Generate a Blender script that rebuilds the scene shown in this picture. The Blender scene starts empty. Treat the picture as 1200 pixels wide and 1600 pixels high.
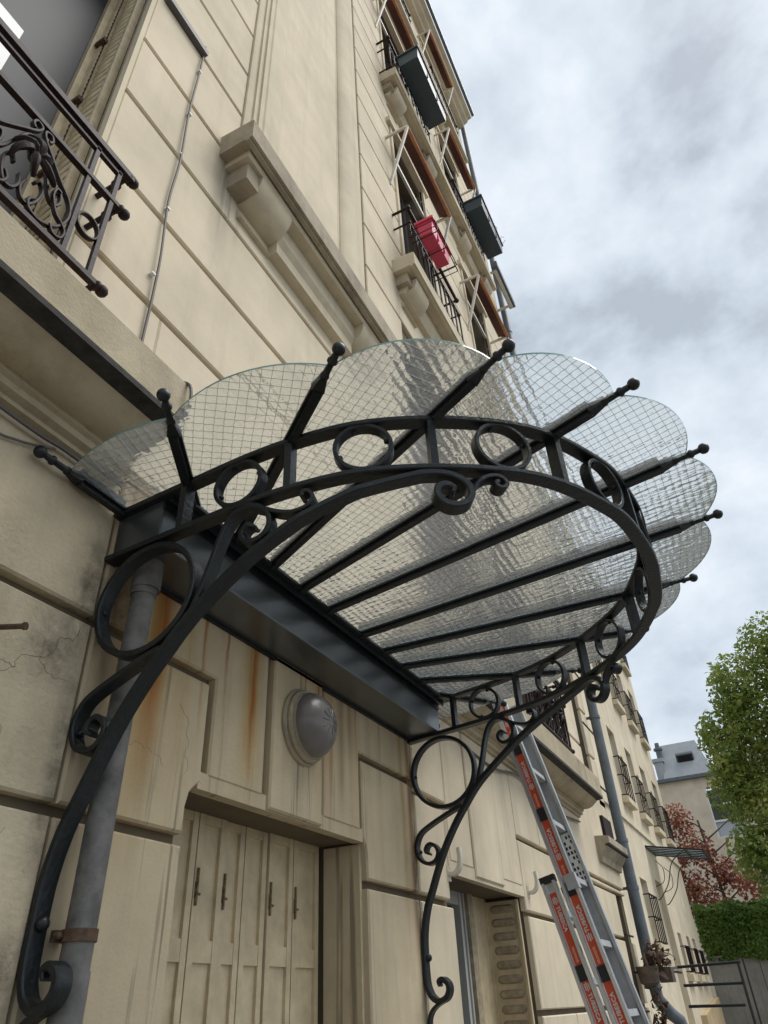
import bpy, math, random
from mathutils import Vector, Matrix
random.seed(7)
R = math.radians
scene = bpy.context.scene

# ------------------------------------------------------------------ camera
YAW, PIT, ROL, FPX = 64.7385, 35.4984, -3.2551, 1104.32
cd = bpy.data.cameras.new('camera'); cam = bpy.data.objects.new('camera', cd)
scene.collection.objects.link(cam); scene.camera = cam
ya, pi_, ro = R(YAW), R(PIT), R(ROL)
fw = Vector((math.sin(ya)*math.cos(pi_), math.cos(ya)*math.cos(pi_), math.sin(pi_)))
rt = Vector((math.cos(ya), -math.sin(ya), 0)); up = rt.cross(fw)
r2 = rt*math.cos(ro) + up*math.sin(ro); u2 = -rt*math.sin(ro) + up*math.cos(ro)
M = Matrix((r2, u2, -fw)).transposed().to_4x4(); M.translation = Vector((0, -1.5, 1.6))
cam.matrix_world = M
cd.sensor_fit = 'VERTICAL'; cd.sensor_height = 32.0; cd.sensor_width = 24.0
cd.lens = FPX/1600*32.0
cd.clip_start = 0.05; cd.clip_end = 2000

# ------------------------------------------------------------------ world, sun, exposure
w = bpy.data.worlds.new('World'); scene.world = w; w.use_nodes = True
nt = w.node_tree; nt.nodes.clear()
def N(t, typ, **k):
    n = t.nodes.new(typ)
    for a, b in k.items(): setattr(n, a, b)
    return n
out = N(nt, 'ShaderNodeOutputWorld')
SUN_EL, SUN_AZ = 58.0, 155.0          # azimuth clockwise from +Y
sky = N(nt, 'ShaderNodeTexSky', sky_type='NISHITA', sun_disc=False)
sky.sun_elevation = R(SUN_EL); sky.sun_rotation = R(SUN_AZ); sky.dust_density = 2.0
bgs = N(nt, 'ShaderNodeBackground'); bgs.inputs['Strength'].default_value = 0.10
nt.links.new(sky.outputs[0], bgs.inputs['Color'])
tc = N(nt, 'ShaderNodeTexCoord'); mp = N(nt, 'ShaderNodeMapping')
mp.inputs['Scale'].default_value = (1.0, 1.0, 1.5)
nt.links.new(tc.outputs['Generated'], mp.inputs['Vector'])
n1 = N(nt, 'ShaderNodeTexNoise'); n1.inputs['Scale'].default_value = 4.2; n1.inputs['Detail'].default_value = 10; n1.inputs['Roughness'].default_value = .55
n1.inputs['Distortion'].default_value = .08
nt.links.new(mp.outputs[0], n1.inputs['Vector'])
rp = N(nt, 'ShaderNodeValToRGB')
e = rp.color_ramp.elements
e[0].position = .36; e[0].color = (.42, .47, .53, 1)
e[1].position = .70; e[1].color = (.86, .885, .915, 1)
m = rp.color_ramp.elements.new(.46); m.color = (.575, .645, .715, 1)
m = rp.color_ramp.elements.new(.57); m.color = (.70, .765, .83, 1)
nt.links.new(n1.outputs['Fac'], rp.inputs['Fac'])
bgc = N(nt, 'ShaderNodeBackground'); bgc.inputs['Strength'].default_value = .735
nt.links.new(rp.outputs['Color'], bgc.inputs['Color'])
mx = N(nt, 'ShaderNodeMixShader'); mx.inputs['Fac'].default_value = .9
nt.links.new(bgs.outputs[0], mx.inputs[1]); nt.links.new(bgc.outputs[0], mx.inputs[2])
nt.links.new(mx.outputs[0], out.inputs['Surface'])

sd = bpy.data.lights.new('sun', 'SUN'); so = bpy.data.objects.new('sun', sd); scene.collection.objects.link(so)
sd.energy = 1.5; sd.angle = R(35); sd.color = (1.0, .965, .925)
d = Vector((math.sin(R(SUN_AZ))*math.cos(R(SUN_EL)), math.cos(R(SUN_AZ))*math.cos(R(SUN_EL)), math.sin(R(SUN_EL))))
so.rotation_euler = d.to_track_quat('Z', 'Y').to_euler()

scene.view_settings.view_transform = 'Standard'; scene.view_settings.look = 'None'
scene.view_settings.gamma = 1; scene.view_settings.use_curve_mapping = False
scene.view_settings.exposure = 0.68

# ------------------------------------------------------------------ helpers
COL = scene.collection
def tag(o, label=None, cat=None, group=None, kind=None):
    if label: o['label'] = label
    if cat: o['category'] = cat
    if group: o['group'] = group
    if kind: o['kind'] = kind
    return o
def empty(name, loc=(0, 0, 0), parent=None):
    o = bpy.data.objects.new(name, None); COL.objects.link(o); o.location = loc
    o.empty_display_size = .2
    if parent: o.parent = parent
    return o
class MB:
    def __init__(s): s.v = []; s.f = []; s.m = []; s.cm = 0
    def add(s, vs, fs):
        b = len(s.v); s.v += [tuple(p) for p in vs]
        for f in fs: s.f.append(tuple(b+i for i in f)); s.m.append(s.cm)
        return s
    def box(s, x0, x1, y0, y1, z0, z1):
        vs = [(x, y, z) for z in (z0, z1) for y in (y0, y1) for x in (x0, x1)]
        return s.add(vs, [(0, 2, 3, 1), (4, 5, 7, 6), (0, 1, 5, 4), (2, 6, 7, 3), (0, 4, 6, 2), (1, 3, 7, 5)])
    def obox(s, c, ax, ay, az):
        c, ax, ay, az = map(Vector, (c, ax, ay, az))
        vs = [c+ax*i+ay*j+az*k for k in (-1, 1) for j in (-1, 1) for i in (-1, 1)]
        return s.add(vs, [(0, 2, 3, 1), (4, 5, 7, 6), (0, 1, 5, 4), (2, 6, 7, 3), (0, 4, 6, 2), (1, 3, 7, 5)])
    def cbox(s, x0, x1, y0, y1, z0, z1, c=.006):
        """box whose front (-y) face is chamfered"""
        return s.ppanel([(x0, z0), (x1, z0), (x1, z1), (x0, z1)], y0, y1, c)
    def ppanel(s, poly, yf, yb, c=.006):
        """polygon (x,z) counter-clockwise seen from -y, extruded yf..yb, front edge chamfered"""
        n = len(poly); ins = []
        for i in range(n):
            p0 = Vector(poly[i-1]); p1 = Vector(poly[i]); p2 = Vector(poly[(i+1) % n])
            a = (p1-p0).normalized(); b = (p2-p1).normalized()
            na = Vector((-a.y, a.x)); nb = Vector((-b.y, b.x))
            k = na+nb; k = k/max(.2, (1+na.dot(nb)))
            ins.append(p1+k*c)
        vs = [(p[0], yb, p[1]) for p in poly]+[(p[0], yf+c, p[1]) for p in poly]+[(p[0], yf, p[1]) for p in ins]
        fs = []
        for r in (0, 1):
            for i in range(n):
                j = (i+1) % n
                fs.append((r*n+i, r*n+j, (r+1)*n+j, (r+1)*n+i))
        fs.append(tuple(2*n+i for i in range(n)))
        fs.append(tuple(reversed(range(n))))
        return s.add(vs, fs)
    def extx(s, prof, x0, x1):
        """profile (y,z) closed polygon extruded along x"""
        n = len(prof)
        vs = [(x0, p[0], p[1]) for p in prof]+[(x1, p[0], p[1]) for p in prof]
        fs = [(i, (i+1) % n, n+(i+1) % n, n+i) for i in range(n)]
        fs += [tuple(reversed(range(n))), tuple(n+i for i in range(n))]
        return s.add(vs, fs)
    def sweep(s, path, side, wd, th, closed=False, taper=None, ch=.18):
        """flat bar with lightly chamfered section; side(i)=unit width vector"""
        P = [Vector(p) for p in path]; n = len(P); rings = []
        for i in range(n):
            if closed: T = P[(i+1) % n]-P[i-1]
            else: T = P[min(i+1, n-1)]-P[max(i-1, 0)]
            T.normalize(); S = Vector(side(i) if callable(side) else side)
            S = (S-T*S.dot(T)).normalized(); Nn = T.cross(S)
            k = taper(i/(n-1)) if taper else 1
            a = wd/2*(1 if not taper else (.55+.45*k)); b = th/2*k; c = min(a, b)*ch*2
            rings.append([P[i]+S*u+Nn*v for u, v in ((a-c, b), (a, b-c), (a, -b+c), (a-c, -b), (-a+c, -b), (-a, -b+c), (-a, b-c), (-a+c, b))])
        vs = [p for r in rings for p in r]; fs = []
        for i in range(n if closed else n-1):
            j = (i+1) % n
            for k in range(8): fs.append((i*8+k, i*8+(k+1) % 8, j*8+(k+1) % 8, j*8+k))
        if not closed: fs += [tuple(reversed(range(8))), tuple((n-1)*8+k for k in range(8))]
        return s.add(vs, fs)
    def tube(s, path, r, n=8, closed=False):
        P = [Vector(p) for p in path]; m = len(P); rf = r if callable(r) else (lambda i: r)
        T0 = (P[1]-P[0]).normalized(); S = T0.orthogonal().normalized(); vs = []
        for i in range(m):
            T = (P[(i+1) % m]-P[i-1]) if closed else (P[min(i+1, m-1)]-P[max(i-1, 0)])
            T.normalize(); S = (S-T*S.dot(T)).normalized(); B = T.cross(S)
            for k in range(n):
                a = 2*math.pi*k/n; vs.append(P[i]+(S*math.cos(a)+B*math.sin(a))*rf(i))
        fs = []
        for i in range(m if closed else m-1):
            j = (i+1) % m
            for k in range(n): fs.append((i*n+k, i*n+(k+1) % n, j*n+(k+1) % n, j*n+k))
        if not closed: fs += [tuple(reversed(range(n))), tuple((m-1)*n+k for k in range(n))]
        return s.add(vs, fs)
    def lathe(s, prof, base, axis, n=20):
        """prof list of (r,h) along axis from base"""
        A = Vector(axis).normalized(); U = A.orthogonal().normalized(); V = A.cross(U); b = Vector(base); vs = []
        for r, h in prof:
            for k in range(n):
                a = 2*math.pi*k/n; vs.append(b+A*h+(U*math.cos(a)+V*math.sin(a))*max(r, 1e-4))
        fs = []
        for i in range(len(prof)-1):
            for k in range(n): fs.append((i*n+k, i*n+(k+1) % n, (i+1)*n+(k+1) % n, (i+1)*n+k))
        fs += [tuple(reversed(range(n))), tuple((len(prof)-1)*n+k for k in range(n))]
        return s.add(vs, fs)
    def ball(s, c, r, n=12):
        pr = [(r*math.sin(math.pi*i/8), -r*math.cos(math.pi*i/8)) for i in range(9)]
        return s.lathe(pr, c, (0, 0, 1), n)
    def build(s, name, mat, parent=None, smooth=False, auto=None):
        me = bpy.data.meshes.new(name); me.from_pydata(s.v, [], s.f); me.validate(clean_customdata=False)
        mats = mat if isinstance(mat, (list, tuple)) else [mat]
        for q in mats: me.materials.append(q)
        if len(mats) > 1 and len(s.m) == len(me.polygons): me.polygons.foreach_set('material_index', s.m)
        if smooth: me.polygons.foreach_set('use_smooth', [True]*len(me.polygons))
        if smooth: 
            try: me.set_sharp_from_angle(angle=R(auto or 40))
            except Exception: pass
        me.update()
        o = bpy.data.objects.new(name, me); COL.objects.link(o)
        if parent: 
            o.parent = parent
            L = parent; off = Vector((0, 0, 0))
            while L: off += L.location; L = L.parent
            o.location = -off
        return o
def copy_to(o, parent, name=None):
    c = o.copy(); COL.objects.link(c); c.parent = parent
    return c
def spline(P, k=8, closed=False):
    P = [Vector(p) for p in P]; n = len(P); out = []
    rng = range(n) if closed else range(n-1)
    for i in rng:
        if closed: a, b, c, d2 = P[i-1], P[i], P[(i+1) % n], P[(i+2) % n]
        else: a, b, c, d2 = P[max(i-1, 0)], P[i], P[i+1], P[min(i+2, n-1)]
        for j in range(k):
            t = j/k
            out.append(.5*((2*b)+(c-a)*t+(2*a-5*b+4*c-d2)*t*t+(3*b-a-3*c+d2)*t**3))
    if not closed: out.append(P[-1])
    return out

# ------------------------------------------------------------------ materials
def mat(name, col, rough=.6, metal=0., var=0., vscale=6., bump=0., bscale=60., spec=.5, detail=4):
    m = bpy.data.materials.new(name); m.use_nodes = True; t = m.node_tree; b = t.nodes['Principled BSDF']
    b.inputs['Roughness'].default_value = rough; b.inputs['Metallic'].default_value = metal
    b.inputs['Specular IOR Level'].default_value = spec
    b.inputs['Base Color'].default_value = (*col, 1)
    g = N(t, 'ShaderNodeNewGeometry')
    if var:
        n = N(t, 'ShaderNodeTexNoise'); n.inputs['Scale'].default_value = vscale; n.inputs['Detail'].default_value = detail; n.inputs['Roughness'].default_value = .6
        t.links.new(g.outputs['Position'], n.inputs['Vector'])
        r = N(t, 'ShaderNodeValToRGB'); r.color_ramp.elements[0].position = .3; r.color_ramp.elements[1].position = .7
        r.color_ramp.elements[0].color = tuple(c*(1-var) for c in col)+(1,)
        r.color_ramp.elements[1].color = tuple(min(1, c*(1+var)) for c in col)+(1,)
        t.links.new(n.outputs['Fac'], r.inputs['Fac']); t.links.new(r.outputs['Color'], b.inputs['Base Color'])
    if bump:
        n2 = N(t, 'ShaderNodeTexNoise'); n2.inputs['Scale'].default_value = bscale; n2.inputs['Detail'].default_value = 5
        t.links.new(g.outputs['Position'], n2.inputs['Vector'])
        bp = N(t, 'ShaderNodeBump'); bp.inputs['Strength'].default_value = bump; bp.inputs['Distance'].default_value = .004
        t.links.new(n2.outputs['Fac'], bp.inputs['Height']); t.links.new(bp.outputs['Normal'], b.inputs['Normal'])
    return m

def plaster(name, col, dirt=.35, rust=0., bump=.35, bscale=90., streak=.3, cracks=0., soot=0., runs=(), patches=()):
    """limewashed render: blotches, vertical water streaks, rust runs, hairline cracks"""
    m = mat(name, col, .88, bump=bump, bscale=bscale, spec=.25); t = m.node_tree; b = t.nodes['Principled BSDF']
    g = N(t, 'ShaderNodeNewGeometry')
    def noise(scale, sc=(1, 1, 1), det=5, rg=.6):
        mpn = N(t, 'ShaderNodeMapping'); mpn.inputs['Scale'].default_value = sc; t.links.new(g.outputs['Position'], mpn.inputs['Vector'])
        n = N(t, 'ShaderNodeTexNoise'); n.inputs['Scale'].default_value = scale; n.inputs['Detail'].default_value = det; n.inputs['Roughness'].default_value = rg
        t.links.new(mpn.outputs[0], n.inputs['Vector']); return n.outputs['Fac']
    def ramp(f, a, bb, c0=0., c1=1.):
        r = N(t, 'ShaderNodeMapRange'); r.inputs[1].default_value = a; r.inputs[2].default_value = bb; r.inputs[3].default_value = c0; r.inputs[4].default_value = c1
        t.links.new(f, r.inputs[0]); return r.outputs[0]
    def mix(fac, c1, c2):
        x = N(t, 'ShaderNodeMix', data_type='RGBA')
        if isinstance(fac, float): x.inputs[0].default_value = fac
        else: t.links.new(fac, x.inputs[0])
        for i, c in ((6, c1), (7, c2)):
            if isinstance(c, tuple): x.inputs[i].default_value = (*c, 1)
            else: t.links.new(c, x.inputs[i])
        return x.outputs[2]
    def mul(a, bb):
        x = N(t, 'ShaderNodeMath', operation='MULTIPLY'); t.links.new(a, x.inputs[0])
        if isinstance(bb, float): x.inputs[1].default_value = bb
        else: t.links.new(bb, x.inputs[1])
        return x.outputs[0]
    dark = tuple(c*k for c, k in zip(col, (.55, .52, .48))); lite = tuple(min(1, c*1.13) for c in col)
    c = mix(ramp(noise(1.7), .35, .7), lite, tuple(v*.88 for v in col))
    c = mix(mul(ramp(noise(7, det=8, rg=.7), .48, .75), dirt), c, dark)
    c = mix(mul(ramp(noise(9, (1, 1, .06), 4), .5, .72), streak), c, tuple(v*.6 for v in col))
    if rust:
        sx = N(t, 'ShaderNodeSeparateXYZ'); t.links.new(g.outputs['Position'], sx.inputs[0])
        top = ramp(sx.outputs['Z'], 2.12, 2.62)
        wd = ramp(noise(3.4, (1, 1, .05), 3), .50, .62)
        fine = ramp(noise(16, (1, 1, .05), 4), .54, .66)
        c = mix(mul(mul(wd, top), rust*.55), c, (.36, .20, .065))
        c = mix(mul(mul(fine, mul(wd, top)), rust), c, (.27, .095, .012))
        c = mix(mul(ramp(noise(26, (1, 1, .03), 3), .60, .68), .6), c, (.10, .085, .06))
    def near(sock_x, c0, wdt, wob, inner=0.):
        a1 = N(t, 'ShaderNodeMath', operation='MULTIPLY_ADD'); a1.inputs[1].default_value = wob; t.links.new(noise(4, (1, 1, .7), 4), a1.inputs[0]); a1.inputs[2].default_value = -c0-wob/2
        a2 = N(t, 'ShaderNodeMath', operation='ADD'); t.links.new(sock_x, a2.inputs[0]); t.links.new(a1.outputs[0], a2.inputs[1])
        a3 = N(t, 'ShaderNodeMath', operation='ABSOLUTE'); t.links.new(a2.outputs[0], a3.inputs[0])
        return ramp(a3.outputs[0], inner*wdt, wdt, 1., 0.)
    sxyz = N(t, 'ShaderNodeSeparateXYZ'); t.links.new(g.outputs['Position'], sxyz.inputs[0])
    for rn in runs:
        (c0, wdt, za, zb_, colr, st) = rn[:6]
        f = mul(near(sxyz.outputs['X'], c0, wdt, .05), ramp(sxyz.outputs['Z'], za, zb_))
        if len(rn) > 6: f = mul(f, ramp(sxyz.outputs['Z'], rn[6], rn[6]+.04, 1., 0.))
        f = mul(mul(f, ramp(noise(22, (1, 1, .05), 4), .25, .50)), st)
        c = mix(f, c, colr)
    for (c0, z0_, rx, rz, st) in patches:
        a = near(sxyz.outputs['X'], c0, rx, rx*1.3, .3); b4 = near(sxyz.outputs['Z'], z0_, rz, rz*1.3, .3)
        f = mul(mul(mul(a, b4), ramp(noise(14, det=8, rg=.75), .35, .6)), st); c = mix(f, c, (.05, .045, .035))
    if soot:
        c = mix(mul(ramp(noise(2.3, (1, 1, .5), 7, .7), .50, .68), soot), c, (.055, .05, .04))
    if cracks:
        v = N(t, 'ShaderNodeTexVoronoi', feature='DISTANCE_TO_EDGE'); v.inputs['Scale'].default_value = 1.6
        nn = N(t, 'ShaderNodeTexNoise'); nn.inputs['Scale'].default_value = 5; nn.inputs['Detail'].default_value = 6
        t.links.new(g.outputs['Position'], nn.inputs['Vector'])
        va = N(t, 'ShaderNodeVectorMath', operation='MULTIPLY_ADD'); va.inputs[1].default_value = (.5, .5, .5)
        t.links.new(nn.outputs['Color'], va.inputs[0]); t.links.new(g.outputs['Position'], va.inputs[2])
        t.links.new(va.outputs[0], v.inputs['Vector'])
        c = mix(mul(mul(ramp(v.outputs['Distance'], .0, .008, 1., 0.), ramp(noise(1.3), .46, .56)), cracks), c, (.08, .06, .04))
    t.links.new(c, b.inputs['Base Color'])
    return m

CREAM = (.665, .575, .425)
M_UP = plaster('limewash_upper', CREAM, dirt=.14, streak=.20, bump=.22, bscale=55,
               runs=[(1.47, .10, 4.3, 5.25, (.20, .18, .14), .75, 5.3), (1.60, .05, 4.7, 5.25, (.22, .2, .15), .6, 5.3), (2.9, .2, 4.6, 5.2, (.25, .22, .17), .5, 5.3), (.93, .05, 3.4, 4.0, (.3, .22, .13), .5, 4.3), (3.72, .1, 6.2, 6.9, (.25, .22, .17), .6, 7.0)])
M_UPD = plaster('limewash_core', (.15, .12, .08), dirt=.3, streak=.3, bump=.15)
ORG, BRN, YEL = (.30, .10, .012), (.16, .085, .03), (.40, .25, .075)
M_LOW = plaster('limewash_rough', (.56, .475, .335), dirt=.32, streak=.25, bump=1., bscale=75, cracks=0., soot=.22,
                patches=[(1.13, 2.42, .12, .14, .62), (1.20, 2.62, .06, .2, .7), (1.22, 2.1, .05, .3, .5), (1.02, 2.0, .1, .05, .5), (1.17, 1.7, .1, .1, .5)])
M_DOORBAY = plaster('limewash_rust_stained', (.54, .45, .305), dirt=.26, rust=.7, streak=.45, bump=.35, cracks=0.,
                    runs=[(1.47, .14, 1.85, 2.5, YEL, .9), (1.50, .055, 2.1, 2.5, ORG, .95), (1.36, .05, 2.2, 2.5, YEL, .8), (1.63, .05, 1.9, 2.5, YEL, .55), (1.98, .08, 2.18, 2.4, YEL, .95), (1.985, .03, 2.24, 2.5, ORG, 1.), (1.83, .012, 2.3, 2.7, ORG, .9),
                          (1.71, .012, 2.3, 2.7, ORG, .8), (2.32, .008, 2.62, 2.7, ORG, .9), (2.42, .008, 2.62, 2.7, ORG, .9), (2.70, .03, 2.2, 2.6, BRN, .6), (3.28, .03, 1.6, 2.2, ORG, .75), (3.20, .03, 1.7, 2.2, YEL, .7), (2.62, .05, 2.2, 2.4, BRN, .5), (1.30, .07, 2.2, 2.6, BRN, .8)],
                    patches=[(1.30, 2.62, .08, .12, .7), (3.31, 2.2, .03, .3, .8)])
M_RIGHT = plaster('limewash_streaked', (.63, .545, .40), dirt=.12, streak=.38, bump=.15)
M_SILL = plaster('weathered_stone', (.40, .345, .255), dirt=.65, streak=.4, bump=.8, bscale=110, soot=.5)
M_SOOTSHADE = mat('soot_and_shade_stone', (.035, .032, .028), .9, var=.5, vscale=20, bump=.6)  # grime plus the shade under the slab, both put into the colour
M_MOULD = plaster('limewash_moulding', (.64, .555, .405), dirt=.12, streak=.2, bump=.08)
M_CONS = plaster('limewash_console', (.57, .495, .36), dirt=.22, streak=.35, bump=.12)
M_WING = plaster('limewash_pale', (.70, .615, .46), dirt=.10, streak=.35, bump=.2)
M_OCHRE = plaster('ochre_plinth', (.56, .44, .26), dirt=.2, streak=.2)
M_IRON = mat('black_gloss_iron', (.0095, .0130, .0148), .38, var=.25, vscale=40, bump=.55, bscale=75, spec=.42)
M_GUT = mat('dark_sheet_steel', (.16, .175, .185), .28, .75, var=.12, vscale=5, spec=.55)
M_RAIL = mat('brown_black_iron', (.022, .0115, .0105), .55, var=.35, vscale=60, bump=.35, spec=.22)
M_ZINC = mat('weathered_zinc', (.135, .13, .122), .65, 0., var=.45, vscale=17, bump=.3, bscale=60, spec=.3, detail=7)
M_ZINCD = mat('painted_zinc_pipe', (.115, .135, .15), .5, .1, var=.2, vscale=9)
M_SHUT = mat('tan_shutter_paint', (.56, .46, .295), .6, var=.16, vscale=13, bump=.12, bscale=40)
M_SHUTD = mat('worn_tan_paint', (.33, .27, .18), .65, var=.3, vscale=30, bump=.3)
M_RUST = mat('rusty_iron', (.085, .050, .028), .8, var=.5, vscale=60, bump=.4)
M_BOLT = mat('rusty_tan_bolt', (.17, .115, .065), .8, var=.6, vscale=70)
M_GLOBE = None
M_PANE = mat('dark_window_glass', (.018, .022, .026), .06, spec=.9)
M_PANEG = mat('curtained_glass', (.055, .065, .05), .12, var=.3, vscale=9, spec=.8)
M_RECESS = mat('recess_shade_grey', (.12, .112, .11), .7, var=.1)  # shade of the deep window recess put into pane and frame colour
M_WHITE = mat('white_frame_paint', (.74, .74, .71), .45)
M_AWN = mat('brown_awning_canvas', (.105, .04, .032), .8, var=.2, vscale=12)
M_AWNO = mat('orange_awning_roll', (.48, .20, .085), .7, var=.2, vscale=12)
M_ARM = mat('cream_awning_arm', (.62, .58, .49), .5)
M_BOX = mat('slate_green_planter', (.030, .052, .064), .45, var=.1)
M_PINK = mat('pink_plastic', (.62, .045, .11), .35)
M_ALU = mat('aluminium', (.62, .63, .64), .34, .85, var=.06, vscale=30)
M_ALUD = mat('dull_aluminium', (.40, .41, .42), .55, .35, var=.12, vscale=14)
M_RED = mat('red_sticker', (.66, .085, .025), .4)
M_TXT = mat('white_print', (.74, .62, .58), .5)
M_TXTO = mat('pale_orange_print', (.80, .36, .25), .5)
M_BLK = mat('black_plastic', (.012, .012, .013), .5)
M_CABLE = mat('grey_cable', (.11, .10, .09), .6)
M_CONC = plaster('grey_concrete', (.27, .255, .225), dirt=.5, streak=.5, bump=.4)
M_GROUND = mat('courtyard_paving', (.17, .162, .148), .9, var=.2, vscale=1.4, bump=.4)
M_ROOF = mat('zinc_roof', (.36, .375, .385), .5, .2, var=.1, vscale=2)
M_TANW = plaster('tan_render', (.66, .56, .43), dirt=.1, streak=.1)
M_BARK = mat('bark', (.10, .075, .055), .9, var=.4, vscale=12, bump=.6, bscale=30)
def leafmat(name, c0, c1, c2):
    m = bpy.data.materials.new(name); m.use_nodes = True; t = m.node_tree; b = t.nodes['Principled BSDF']
    g = N(t, 'ShaderNodeNewGeometry'); r = N(t, 'ShaderNodeValToRGB')
    n = N(t, 'ShaderNodeTexNoise'); n.inputs['Scale'].default_value = .9; n.inputs['Detail'].default_value = 3
    t.links.new(g.outputs['Position'], n.inputs['Vector'])
    a = N(t, 'ShaderNodeMath', operation='MULTIPLY_ADD'); a.inputs[1].default_value = .55
    t.links.new(g.outputs['Random Per Island'], a.inputs[0]); 
    sc = N(t, 'ShaderNodeMath', operation='MULTIPLY_ADD'); sc.inputs[1].default_value = 1.4; sc.inputs[2].default_value = -.42
    t.links.new(n.outputs['Fac'], sc.inputs[0]); t.links.new(sc.outputs[0], a.inputs[2])
    r.color_ramp.elements[0].color = (*c0, 1); r.color_ramp.elements[1].color = (*c2, 1); x = r.color_ramp.elements.new(.5); x.color = (*c1, 1)
    t.links.new(a.outputs[0], r.inputs['Fac']); t.links.new(r.outputs['Color'], b.inputs['Base Color'])
    b.inputs['Roughness'].default_value = .5
    tr = N(t, 'ShaderNodeBsdfTranslucent'); t.links.new(r.outputs['Color'], tr.inputs['Color'])
    mxs = N(t, 'ShaderNodeMixShader'); mxs.inputs[0].default_value = .45
    t.links.new(b.outputs[0], mxs.inputs[1]); t.links.new(tr.outputs[0], mxs.inputs[2])
    t.links.new(mxs.outputs[0], t.nodes['Material Output'].inputs['Surface'])
    return m
M_LEAF = leafmat('plane_tree_leaf', (.085, .15, .022), (.21, .29, .05), (.39, .39, .11))
M_RLEAF = leafmat('copper_leaf', (.13, .034, .02), (.27, .075, .045), (.40, .20, .11))
M_IVY = leafmat('ivy_leaf', (.035, .085, .01), (.105, .19, .024), (.22, .29, .06))

def glass_pane_mat():
    m = bpy.data.materials.new('wired_cast_glass'); m.use_nodes = True; t = m.node_tree; t.nodes.clear()
    o = N(t, 'ShaderNodeOutputMaterial'); tcx = N(t, 'ShaderNodeTexCoord')
    mpn = N(t, 'ShaderNodeMapping'); mpn.inputs['Scale'].default_value = (1., 1., 1.)
    t.links.new(tcx.outputs['Object'], mpn.inputs['Vector'])
    # cast ripple: wobble with the wire pitch plus a fine grain
    wv = N(t, 'ShaderNodeTexNoise'); wv.inputs['Scale'].default_value = 30; wv.inputs['Detail'].default_value = 1.5
    wb = N(t, 'ShaderNodeTexWave', wave_type='BANDS', bands_direction='Y'); wb.inputs['Scale'].default_value = 11.6; wb.inputs['Distortion'].default_value = 2.2; wb.inputs['Detail'].default_value = 1.5; wb.inputs['Detail Scale'].default_value = 2.
    t.links.new(mpn.outputs[0], wb.inputs['Vector'])
    m2 = N(t, 'ShaderNodeMapping'); m2.inputs['Scale'].default_value = (1.7, .55, 1)
    t.links.new(mpn.outputs[0], m2.inputs['Vector']); t.links.new(m2.outputs[0], wv.inputs['Vector'])
    gr = N(t, 'ShaderNodeTexNoise'); gr.inputs['Scale'].default_value = 190; gr.inputs['Detail'].default_value = 2
    t.links.new(mpn.outputs[0], gr.inputs['Vector'])
    b1 = N(t, 'ShaderNodeBump'); b1.inputs['Strength'].default_value = .55; b1.inputs['Distance'].default_value = .010
    sm = N(t, 'ShaderNodeMath', operation='MULTIPLY_ADD'); sm.inputs[1].default_value = .30; t.links.new(wb.outputs['Fac'], sm.inputs[0]); t.links.new(wv.outputs['Fac'], sm.inputs[2])
    t.links.new(sm.outputs[0], b1.inputs['Height'])
    b2 = N(t, 'ShaderNodeBump'); b2.inputs['Strength'].default_value = .4; b2.inputs['Distance'].default_value = .0008
    t.links.new(gr.outputs['Fac'], b2.inputs['Height']); t.links.new(b1.outputs[0], b2.inputs['Normal'])
    rf = N(t, 'ShaderNodeBsdfRefraction'); rf.inputs['IOR'].default_value = 1.10; rf.inputs['Roughness'].default_value = .09
    rf.inputs['Color'].default_value = (.93, .95, .945, 1); t.links.new(b2.outputs[0], rf.inputs['Normal'])
    tp = N(t, 'ShaderNodeBsdfTransparent'); tp.inputs['Color'].default_value = (.94, .955, .95, 1)
    a0 = N(t, 'ShaderNodeMixShader'); a0.inputs[0].default_value = .85
    t.links.new(tp.outputs[0], a0.inputs[1]); t.links.new(rf.outputs[0], a0.inputs[2])
    tl = N(t, 'ShaderNodeBsdfTranslucent'); tl.inputs['Color'].default_value = (.8, .82, .82, 1)
    a = N(t, 'ShaderNodeMixShader'); a.inputs[0].default_value = .13
    t.links.new(a0.outputs[0], a.inputs[1]); t.links.new(tl.outputs[0], a.inputs[2])
    gl = N(t, 'ShaderNodeBsdfGlossy'); gl.inputs['Roughness'].default_value = .10; t.links.new(b2.outputs[0], gl.inputs['Normal'])
    lw = N(t, 'ShaderNodeLayerWeight'); lw.inputs['Blend'].default_value = .5
    pw = N(t, 'ShaderNodeMath', operation='POWER'); pw.inputs[1].default_value = 4.5; t.links.new(lw.outputs['Facing'], pw.inputs[0])
    ma = N(t, 'ShaderNodeMath', operation='MULTIPLY_ADD'); ma.inputs[1].default_value = .8; ma.inputs[2].default_value = .13; t.links.new(pw.outputs[0], ma.inputs[0])
    s = N(t, 'ShaderNodeMixShader'); t.links.new(ma.outputs[0], s.inputs[0]); t.links.new(a.outputs[0], s.inputs[1]); t.links.new(gl.outputs[0], s.inputs[2])
    t.links.new(s.outputs[0], o.inputs['Surface'])
    return m
def clear_face_mat():
    m = bpy.data.materials.new('clear_glass_face'); m.use_nodes = True; t = m.node_tree; t.nodes.clear()
    o = N(t, 'ShaderNodeOutputMaterial'); tp = N(t, 'ShaderNodeBsdfTransparent'); tp.inputs['Color'].default_value = (.97, .98, .975, 1)
    gl = N(t, 'ShaderNodeBsdfGlossy'); gl.inputs['Roughness'].default_value = .05
    x = N(t, 'ShaderNodeMixShader'); x.inputs[0].default_value = .05; t.links.new(tp.outputs[0], x.inputs[1]); t.links.new(gl.outputs[0], x.inputs[2]); t.links.new(x.outputs[0], o.inputs['Surface'])
    return m
M_GTOP = clear_face_mat()
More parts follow.
